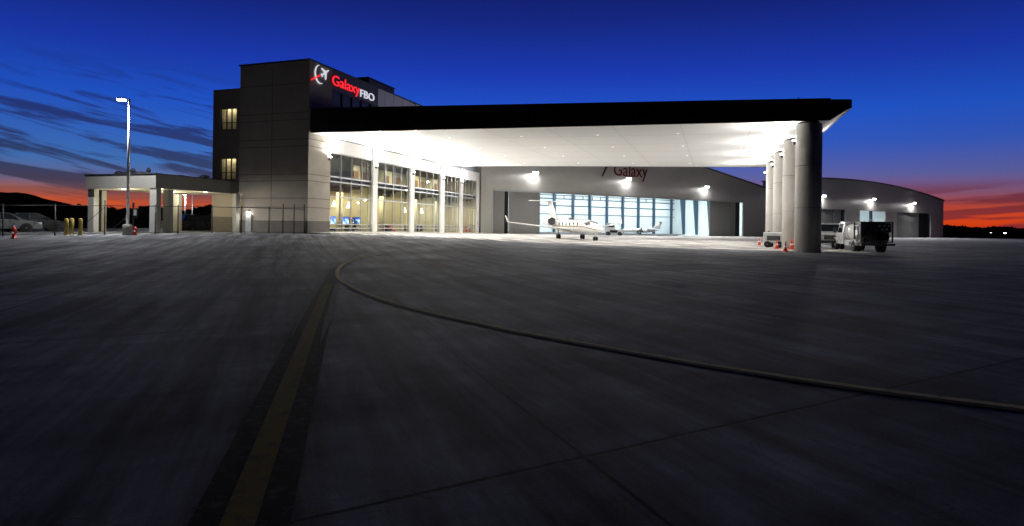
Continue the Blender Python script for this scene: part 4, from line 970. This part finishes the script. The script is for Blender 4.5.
# second white truck facing camera, half behind column
def box_truck():
    p = gD(827.5, 50.5); t = empty('utility_truck', p, heading(829, 172), 'white utility truck facing out, half hidden behind the nearest column', 'truck')
    cb = MB(); rg = [[(x, -.98, z0_), (x, -1.0, 1.25), (x, -.88, z1_), (x, .88, z1_), (x, 1.0, 1.25), (x, .98, z0_)] for x, z0_, z1_ in ((-.9, .55, 2.02), (-.8, .55, 2.12), (.35, .55, 2.14), (.55, .55, 2.08), (.95, .55, 1.42))]
    cb.rings(rg, True, 0, False)
    rg = [[(x, -.97, z0_), (x, -.97, z1_-.1), (x, -.85, z1_), (x, .85, z1_), (x, .97, z1_-.1), (x, .97, z0_)] for x, z0_, z1_ in ((.95, .6, 1.42), (1.9, .6, 1.36), (2.1, .65, 1.2))]
    cb.rings(rg, True, 0, False); co = cb.build('cab', WPAINT, t)
    gm_ = MB(); gm_.add([(.94, -.85, 1.46), (.94, .85, 1.46), (.6, .78, 2.03), (.6, -.78, 2.03)], [(0, 1, 2, 3)])
    for s_ in (-1, 1): gm_.add([(-.6, s_*1.01, 1.32), (.75, s_*1.01, 1.32), (.5, s_*.915, 2.0), (-.6, s_*.915, 2.0)], [(0, 1, 2, 3)])
    gm_.build('cab_window', CARGL, co)
    gr = MB(); gr.box(2.1, 2.13, -.55, .55, .78, 1.12); gr.build('grille', STEELD, t)
    for s_ in (-1, 1):
        q_ = MB(); q_.bbox(2.05, 2.15, s_*.76-.14, s_*.76+.14, .82, 1.06, .02); q_.build('headlight', mat('headlight_lens', (.6, .62, .65), .1), t)
        q_ = MB(); q_.bbox(.6, .68, s_*1.2-.1, s_*1.2+.1, 1.3, 1.65, .02); q_.tube((.64, s_*.95, 1.4), (.64, s_*1.2, 1.4), .02, n=6); q_.build('mirror', STEELD, t)
        wheel(t, 1.45, s_*.86, .4, .26); wheel(t, -2.6, s_*.86, .4, .3)
    q_ = MB(); q_.bbox(2.08, 2.24, -1., 1., .5, .72, .03); q_.build('bumper', RUB, t)
    q_ = MB(); q_.bbox(-3.9, -1., -1.02, 1.02, .75, 2.05, .04); q_.box(-3.9, 0, -.4, .4, .5, .7); q_.build('utility_body', WPAINT, t)
box_truck()

# ground power cart by columns
p = gD(775, 51.); ct = empty('service_cart', p, heading(775, 100), 'white towable service cart with black wheel beside the second column', 'cart')
q_ = MB(); q_.bbox(-.85, .8, -.5, .5, .42, 1.3, .05); q_.box(-.8, .75, -.45, .45, .38, .46); q_.build('body', WPAINT, ct)
for a_ in ((-.55, -.15, .5, .52, .6, 1.0), (.05, .5, .5, .52, .6, 1.1), (-.55, .5, -.52, -.5, .6, 1.0)): q_ = MB(); q_.bbox(*a_, .01); q_.build('access_panel', STEELD, ct)
for x in (-.5, .45):
    for s_ in (-1, 1): wheel(ct, x, s_*.5, .27, .16)
q_ = MB(); q_.pipe([(.7, 0, .4), (1.5, 0, .3)], .03, 6); q_.pipe([(1.5, -.15, .3), (1.5, .15, .3)], .03, 6); q_.build('tow_bar', STEELD, ct)
q_ = MB(); q_.tube((-.5, 0, 1.22), (-.5, 0, 1.42), .06); q_.build('exhaust', STEELD, ct)
p = gD(770, 53.); bb = empty('equipment_box', p, 0, 'small blue covered equipment box left of the white service cart', 'box')
q_ = MB(); q_.bbox(-.28, .28, -.25, .25, .12, .95, .05); q_.build('cover', BLUEP, bb)
for sx in (-.2, .2):
    for sy in (-.17, .17): q_ = MB(); q_.lathe((sx, sy, .07), [(.07, -.03), (.07, .03)], 10, axis='y'); q_.build('caster', RUB, bb)
# tug with dark cab openings near the right wing
p = atPl(614, 236, (A1[0]-n1_[0]*2.0, A1[1]-n1_[1]*2.0), n1_); p.z = g(p.x, p.y)
tg = empty('tow_tractor', p, heading(614, 95), 'white tow tractor with dark openings right of the jet', 'tractor')
q_ = MB(); q_.bbox(-1.3, 1.4, -.75, .75, .35, .95, .05); q_.bbox(-1.3, .2, -.7, .7, .95, 1.25, .04); q_.build('body', WPAINT, tg)
q_ = MB(); q_.box(-1.15, -1.05, -.65, .65, 1.25, 1.85); q_.box(.05, .13, -.65, .65, 1.25, 1.85); q_.bbox(-1.25, .3, -.75, .75, 1.85, 1.95, .03); q_.build('cab_frame', WPAINT, tg)
q_ = MB(); q_.box(-1.0, 0, -.6, .6, 1.27, 1.84); q_.build('cab_glass', CARGL, tg)
q_ = MB(); q_.box(-.6, .6, .75, .78, .45, .85); q_.box(-.6, .6, -.78, -.75, .45, .85); q_.build('engine_grille', BLACK, tg)
for x in (-.9, .95):
    for s_ in (-1, 1): wheel(tg, x, s_*.68, .33, .2)

# cones
def cone0():
    e_ = empty('traffic_cone', (0, 0, 0))
    b_ = MB(); b_.bbox(-.19, .19, -.19, .19, 0, .035, .012); b_.build('base', ORNG, e_)
    c_ = MB(); c_.lathe((0, 0, 0), [(.145, .035), (.1, .25), (.07, .42), (.03, .68), (.02, .7)], 20); c_.build('cone_body', ORNG, e_)
    s_ = MB(); s_.lathe((0, 0, 0), [(.094, .3), (.077, .4)], 20, cap=False); s_.build('reflective_band', WSTR, e_); return e_
cz = cone0()
cl = [(759.6, 58., 'orange traffic cone farthest left of the round columns', 1), (766.8, 54.5, 'orange traffic cone left of the blue covered box', 1), (777, 47.5, 'orange traffic cone right in front of the white service cart', 1.05), (785.7, 41.8, 'orange traffic cone nearest the camera, standing left of the nearest column', 1.05), (791.8, 46.5, 'orange traffic cone just behind and left of the nearest column', 1.15), (794.3, 47.2, 'orange traffic cone tight against the gap between the first two columns', 1.2)]
for i, (px, D_, lb, s_) in enumerate(cl):
    o_ = cz if i == 0 else copy_tree(cz)
    o_.location = gD(px, D_); o_.rotation_euler.z = i*.7; o_.scale = (s_,)*3; tag(o_, lb, 'traffic cone', 'orange traffic cones by the canopy columns')

# ------------------------------------------------------------ fence, bollards, hydrants, lamps
F0 = Vector((-31.95, 40.55)); F1 = Vector((-40.2, 30.0)); fd = (F1-F0).normalized()
fn = empty('chain_link_fence', (F1.x, F1.y, g(F1.x, F1.y)), 0, 'black chain-link fence running from the terminal corner to the left edge', 'fence')
FO = (F1.x, F1.y, g(F1.x, F1.y)); FH = 2.05
def fpt(px):
    p = atPl(px, 220, F0, (-fd.y, fd.x)); return Vector((p.x, p.y))
BLK = mat('black_fence_steel', (.02, .02, .02), .5, metal=.4, var=.1)
posts = [304.3, 294, 283, 269, 241.3, 212.2, 178, 155.3, 104.8, 55, 3, -60]
for px in posts:
    q = fpt(px); z = g(q.x, q.y); hh = FH+(.28 if px in (104.8, 283, 294, 304.3) else .0)
    pm = MB(FO); pm.tube((q.x, q.y, z), (q.x, q.y, z+hh), .04, n=8); pm.lathe((q.x, q.y, z+hh), [(.05, 0), (.05, .03), (.01, .08)], 8); pm.build('post', BLK, fn)
ra = MB(FO); qs = [fpt(x) for x in posts]
ra.pipe([(q.x, q.y, g(q.x, q.y)+FH-.03) for q in qs], .025, 6); ra.pipe([(q.x, q.y, g(q.x, q.y)+.12) for q in qs], .02, 6); ra.build('rail', BLK, fn)
br = MB(FO); qa, qb = fpt(104.8), fpt(86); br.tube((qa.x, qa.y, g(qa.x, qa.y)+FH-.1), (qb.x, qb.y, g(qb.x, qb.y)+.8), .02, n=6)
qa, qb = fpt(132), fpt(112); br.tube((qa.x, qa.y, g(qa.x, qa.y)+FH-.5), (qb.x, qb.y, g(qb.x, qb.y)+.4), .018, n=6); br.build('brace', BLK, fn)
wr = MB(FO)   # woven wire: crossing diagonals
Ltot = (qs[-1]-qs[0]).length; step = .14; n_ = int(Ltot/step)
vsx = []; fsx = []
for i in range(n_):
    for sgn in (1, -1):
        t0 = i*step; t1 = t0+sgn*(FH-.2)
        if t1 < 0 or t1 > Ltot: continue
        a = qs[0]+fd*t0; b = qs[0]+fd*t1; za, zb_ = g(a.x, a.y)+.15, g(b.x, b.y)+FH-.06
        k_ = len(vsx); nn = Vector((-fd.y, fd.x))*.0016*sgn; wv = Vector((fd.x, fd.y))*.0022
        vsx += [(a.x-wv.x+nn.x, a.y-wv.y+nn.y, za), (a.x+wv.x+nn.x, a.y+wv.y+nn.y, za), (b.x+wv.x+nn.x, b.y+wv.y+nn.y, zb_), (b.x-wv.x+nn.x, b.y-wv.y+nn.y, zb_)]
        fsx.append((k_, k_+1, k_+2, k_+3))
wr.add(vsx, fsx); wr.build('wire_mesh', BLK, fn)

bl0 = empty('bollard', (0, 0, 0)); q_ = MB(); q_.lathe((0, 0, 0), [(.12, -.05), (.12, 1.08), (.1, 1.14), (.05, 1.18)], 20); q_.build('post', YEL, bl0)
q_ = MB(); q_.lathe((0, 0, 0), [(.2, -.02), (.2, .04), (.17, .06)], 20); q_.build('base_collar', CONCB, bl0)
for i, (px, D_, lb) in enumerate(((66.3, 39.3, 'yellow bollard, leftmost of three by the fence'), (71.7, 40.2, 'yellow bollard, middle of three by the fence'), (80.4, 39.6, 'yellow bollard nearest the portico, set apart from the other two'))):
    o_ = bl0 if i == 0 else copy_tree(bl0); o_.location = gD(px, D_); tag(o_, lb, 'bollard', 'yellow bollards by the fence')
def hydrant(px, D_, lb, s_=1.):
    e_ = empty('fire_hydrant', gD(px, D_), .4, lb, 'hydrant', 'red fire hydrants'); e_.scale = (s_,)*3
    q_ = MB(); q_.lathe((0, 0, 0), [(.17, 0), (.17, .05), (.11, .07), (.1, .5), (.13, .52), (.13, .56), (.11, .6), (.07, .7), (.02, .73)], 20); q_.build('barrel', REDP, e_)
    for a in (0, PI): q_ = MB(); q_.tube((0, 0, .4), (.2*math.cos(a), .2*math.sin(a), .4), .05); q_.build('hose_outlet', REDP, e_)
    q_ = MB(); q_.tube((0, 0, .35), (0, -.19, .35), .07); q_.tube((0, 0, .73), (0, 0, .78), .025, n=6); q_.build('pumper_outlet', WSTR, e_)
hydrant(14, 36.2, 'red fire hydrant in front of the silver sedan', 1.0); hydrant(135.3, 41., 'red fire hydrant with pale cap beside the lamp pedestal', .8)
# gate keypad / sign on post right of lamp
q = gD(133, 41.6); sp2 = empty('sign_post', q, PSI, 'dark post with small white notice panel right of the lamp pole', 'sign post')
q_ = MB(); q_.box(-.05, .05, -.03, .03, 0, 2.25); q_.build('post', BLK, sp2)
q_ = MB(); q_.bbox(.02, .36, -.08, -.03, 1.15, 1.85, .01); q_.build('panel', BLK, sp2); q_ = MB(); q_.box(.08, .28, -.085, -.081, 1.35, 1.75); q_.build('notice', WSTR, sp2)
# tall lamp
lp_ = gD(127.5, 41.2); lmp = empty('street_lamp', lp_, PSI, 'tall single-arm street lamp on concrete pedestal in front of the portico', 'street lamp')
hl = 1.5+(219.9-99)*41.2/FOC-lp_.z
q_ = MB(); q_.lathe((0, 0, 0), [(.3, 0), (.3, .68), (.27, .72)], 24); q_.build('pedestal', CONCB, lmp)
q_ = MB(); q_.lathe((0, 0, 0), [(.1, .72), (.085, hl*.6), (.06, hl)], 14); q_.box(-.16, .16, -.16, .16, .72, .76); q_.build('pole', mat('pale_pole', (.8, .8, .8), .35, metal=.4, var=.05), lmp)
q_ = MB(); q_.tube((0, 0, hl-.08), (-.35, 0, hl), .04, n=8); q_.build('arm', STEEL, lmp)
q_ = MB(); q_.bbox(-.85, -.25, -.17, .17, hl-.02, hl+.08, .03); ho = q_.build('lamp_head', STEELD, lmp)
q_ = MB(); q_.box(-.8, -.3, -.13, .13, hl-.11, hl-.023); q_.build('lens', STREETE, ho)
light('SPOT', (-.62, 0, hl-.15), 7500, (.97, .97, 1), lmp, (0, -.15, -1), spot_size=math.radians(160), spot_blend=.6, shadow_soft_size=.15)
light('POINT', (-.75, -.3, hl-.7), 9, (.93, .96, 1), lmp, shadow_soft_size=.1)
def far_lamp(px, py, D_, base, lb, pw=300, emis=STREETE, r=.16):
    p = atD(px, py, D_); e_ = empty('street_lamp', (p.x, p.y, base), PSI, lb, 'street lamp', 'distant lamps'); h_ = p.z-base
    q_ = MB(); q_.lathe((0, 0, 0), [(.09, 0), (.05, h_)], 8); q_.build('pole', STEEL, e_)
    q_ = MB(); q_.bbox(-.5, .3, -.2, .2, h_, h_+.12, .02); ho = q_.build('lamp_head', STEELD, e_)
    q_ = MB(); q_.lathe((-.1, 0, h_), [(r*.5, -.16), (r, -.12), (r, -.001)], 10); q_.build('lens', emis, ho)
    if pw: light('POINT', (-.1, 0, h_-.4), pw, (.85, .95, 1), e_, shadow_soft_size=.2)
far_lamp(185.3, 193.5, 72, .2, 'distant lit lamp seen through the portico, left of its neighbour', 3500, r=.3)
far_lamp(192.5, 190, 78, .2, 'distant slim unlit-looking lamp pole seen through the portico', 0, STEELD)
far_lamp(991, 232.6, 420, -.1, 'faint distant apron light left of the brighter two by the right horizon', 0, em('faint_lamp', (1, .7, .5), 8), r=.5)
far_lamp(1005, 232.8, 420, -.1, 'bright distant apron light, middle of the three on the right horizon', 0, em('far_lamp_lens', (.8, .9, 1), 40), r=.75)
far_lamp(1018, 235.4, 330, -.1, 'bright bluish distant apron light closest to the right picture edge', 0, em('far_lamp_blue', (.6, .75, 1), 40), r=.65)
# door lamp
p = atPl(249.5, 211.5, (0, 41), (0, 1)); e_ = empty('wall_light', (p.x, 40.95, p.z), -PI/2, 'small lit lamp above the side door of the terminal', 'wall light')
q_ = MB(); q_.bbox(0, .12, -.1, .1, -.02, .12, .02); q_.build('housing', STEELD, e_); q_ = MB(); q_.box(.02, .2, -.09, .09, -.09, -.021); q_.build('lens', LAMPS, e_)
light('AREA', (.14, 0, -.12), 26, (1, .96, .88), e_, (.2, 0, -1), size=.16)
light('POINT', (.3, 0, -.02), 7, (1, .96, .88), e_, shadow_soft_size=.06)

# ------------------------------------------------------------ lobby furnishings
for i, (px, lb) in enumerate(((334.2, 'lit conical pendant lamp nearest the tower in the first glass bay'), (348.7, 'lit conical pendant lamp, second from the tower in the first glass bay'), (404.5, 'lit conical pendant lamp seen through the second glass bay'), (421.5, 'lit conical pendant lamp seen through the third glass bay'))):
    p = atX(px, 205, -33.6 if i < 2 else -33.4); z0 = [3.0, 2.95, 2.8, 2.8][i]
    e_ = empty('pendant_lamp', (p.x, p.y, 4.5), 0, lb, 'pendant lamp', 'pendant lamps in the lobby')
    q_ = MB(); q_.tube((0, 0, 0), (0, 0, z0+.55-4.5), .015, n=6); q_.build('cord', BLACK, e_)
    q_ = MB(); q_.lathe((0, 0, z0-4.5), [(.26, 0), (.2, .2), (.08, .5), (.05, .6)], 16); q_.build('lamp_shade', PENDE, e_)
    light('POINT', (0, 0, z0-4.5-.2), 14, (1, .82, .5), e_, shadow_soft_size=.15)
for i, (x0_, x1_, y0_, y1_, lb) in enumerate(((330.8, 338.2, 216.6, 224, 'lit blue wall screen at the far left of the lobby'), (343, 348.6, 217.2, 224, 'small lit blue wall screen, middle of the three in the lobby'), (352.8, 359.6, 217.6, 224, 'lit pale blue wall screen, right of the three in the lobby'))):
    a = atPl(x0_, y0_, (0, 50.84), (0, 1)); b = atPl(x1_, y1_, (0, 50.84), (0, 1))
    e_ = empty('wall_screen', ((a.x+b.x)/2, 50.84, b.z), -PI/2, lb, 'screen', 'wall screens in the lobby'); w_ = (b.x-a.x)/2; h_ = a.z-b.z
    q_ = MB(); q_.bbox(-.06, 0, -w_-.05, w_+.05, -.05, h_+.05, .01); q_.box(-.062, -.055, -.1, .1, h_/2-.1, h_/2+.1); q_.build('bezel', BLACK, e_)
    q_ = MB(); q_.box(0.001, .012, -w_, w_, 0, h_); q_.build('display', TVM, e_)
def chair0():
    e_ = empty('lounge_chair', (0, 0, 0)); q_ = MB(); q_.bbox(-.35, .35, -.35, .35, .25, .45, .04); q_.build('seat', DARKP, e_)
    q_ = MB(); q_.bbox(-.35, -.22, -.35, .35, .45, .95, .04); q_.build('backrest', DARKP, e_)
    for sx in (-.3, .3):
        for sy in (-.3, .3): q_ = MB(); q_.tube((sx, sy, 0), (sx, sy, .26), .02, n=6); q_.build('leg', STEEL, e_)
    for sy in (-1, 1): q_ = MB(); q_.bbox(-.3, .3, sy*.38-.05, sy*.38+.05, .45, .62, .02); q_.build('armrest', DARKP, e_)
    return e_
ch = chair0(); WHY = ['in the first glass bay, nearest the tower', 'under the middle screen in the first glass bay', 'at the right end of the first glass bay', 'at the left of the second glass bay', 'in the middle of the second glass bay', 'at the right of the second glass bay', 'at the left of the third glass bay', 'at the right of the third glass bay', 'in the fourth glass bay']
for i, (y, x, rz) in enumerate(((46.2, -33.4, 0), (47.6, -34, .6), (49.3, -33.3, -.5), (52.4, -33.5, .2), (54.2, -34, 1.2), (56.6, -33.4, -.3), (60.2, -33.5, .4), (64.3, -33.6, 2.), (69, -33.5, .5))):
    o_ = ch if i == 0 else copy_tree(ch); o_.location = (x, y, .362); o_.rotation_euler.z = rz; tag(o_, 'dark lounge chair '+WHY[i], 'chair', 'lounge chairs in the lobby')
ds = empty('reception_desk', (-35.6, 63, .362), 0, 'wooden reception desk behind the third glass bay', 'desk')
q_ = MB(); q_.bbox(-.4, .4, -1.8, 1.8, 0, 1.0, .03); q_.build('counter', WOOD, ds); q_ = MB(); q_.bbox(-.5, .5, -1.9, 1.9, 1.0, 1.06, .02); q_.build('counter_top', WSTR, ds)
for px, Xq, lb in ((392.5, -33.2, 'red seat behind the second glass bay'), (467.5, -32.9, 'red seat behind the last glass bay')):
    p = atX(px, 231, Xq); e_ = empty('red_seat', (p.x, p.y, .362), .3, lb, 'seat'); q_ = MB(); q_.bbox(-.35, .35, -.4, .4, .15, .48, .05); q_.build('seat', REDP, e_); q_ = MB(); q_.bbox(-.35, -.2, -.4, .4, .48, .95, .05); q_.build('backrest', REDP, e_)
pt = empty('potted_plant', (-33.2, 50.0, .362), 0, 'dark potted plant at the right end of the first glass bay', 'plant')
q_ = MB(); q_.lathe((0, 0, 0), [(.18, 0), (.26, .5), (.24, .5)], 16); q_.build('pot', CONCB, pt)
q_ = MB()
for i in range(90):
    a = random.random()*2*PI; r = random.random()*.45; z = .5+random.random()*1.1; c_ = Vector((r*math.cos(a), r*math.sin(a), z)); d_ = Vector((random.uniform(-1, 1), random.uniform(-1, 1), random.uniform(-.2, 1))).normalized()*.2; s__ = d_.orthogonal().normalized()*.05
    q_.add([c_-d_, c_+s__, c_+d_, c_-s__], [(0, 1, 2, 3)])
q_.build('foliage', LEAF, pt)

# ------------------------------------------------------------ far background
hm = MB(); NX, NY = 60, 16; vs = []; fs = []
def hill_top(px):
    pts = [(-300, 188), (-100, 188), (0, 192), (15, 192.5), (30, 195), (45, 198.5), (60, 202.5), (75, 206), (100, 210), (140, 216), (200, 222)]
    for (a, b), (c, d) in zip(pts, pts[1:]):
        if a <= px <= c: return b+(d-b)*(px-a)/(c-a)
    return 222
for j in range(NY+1):
    t = j/NY
    for i in range(NX+1):
        px = -300+500*i/NX; D_ = 130+150*t; zt = atD(px, hill_top(px), 205).z
        p = atD(px, 220, D_); z = -.3+(zt+.3)*math.sin(PI*t)**1.5 if 0 < t < 1 else -.3
        vs.append((p.x, p.y, z+.25*math.sin(i*1.3+j)*math.sin(PI*t)))
for j in range(NY):
    for i in range(NX): fs.append((j*(NX+1)+i, j*(NX+1)+i+1, (j+1)*(NX+1)+i+1, (j+1)*(NX+1)+i))
hm.add(vs, fs, 0, True); tag(hm.build('hill', GRASS), kind='structure')
def woods(name, pxs, topf, Df, hw_, n, lab):
    mb_ = MB(); vs = []; fs = []
    for i in range(n):
        px = random.uniform(*pxs); D_ = Df*random.uniform(.94, 1.08); zt = atD(px, topf(px), D_).z; zt *= random.uniform(.62, 1.04); base = atD(px, 220, D_)
        wv = hw_*random.uniform(.7, 1.4)
        for k_ in range(46):
            a = random.random()*2*PI; t = random.random()**.8; rr = wv*math.sqrt(random.random())*(1.05-.75*abs(t-.45)**1.3*1.5)
            c_ = Vector((base.x+rr*math.cos(a), base.y+rr*math.sin(a), -.2+t*(zt+.2)))
            s_ = wv*random.uniform(.16, .34); u_ = Vector((random.uniform(-1, 1), random.uniform(-1, 1), random.uniform(-.6, .6))).normalized()*s_; v_ = u_.cross(Vector((random.uniform(-1, 1), random.uniform(-1, 1), random.uniform(-1, 1))).normalized())
            k0 = len(vs); vs += [c_-u_, c_+v_, c_+u_, c_-v_]; fs.append((k0, k0+1, k0+2, k0+3))
    mb_.add(vs, fs); me = bpy.data.meshes.new(name); me.from_pydata([tuple(v) for v in vs], [], fs); me.materials.append(LEAF); o = bpy.data.objects.new(name, me); C.objects.link(o)
    tag(o, lab, None, None, 'stuff')
woods('distant_woods', (-40, 245), lambda x: 206.5+2.2*math.sin(x*.11)+(x-100)*.02+1.2*math.sin(x*.37), 300., 4.2, 330, 'dark line of distant trees behind the portico')
woods('distant_woods', (925, 1090), lambda x: 227.3+1.*math.sin(x*.13)+.8*math.sin(x*.41)+(x-960)*.02, 650., 6.5, 360, 'dark line of distant trees along the right horizon')

# ------------------------------------------------------------ render settings
sc.view_settings.view_transform = 'Standard'; sc.view_settings.look = 'None'; sc.view_settings.gamma = 1; sc.view_settings.exposure = 0
sc.cycles.max_bounces = 8; sc.cycles.diffuse_bounces = 4; sc.cycles.transparent_max_bounces = 16
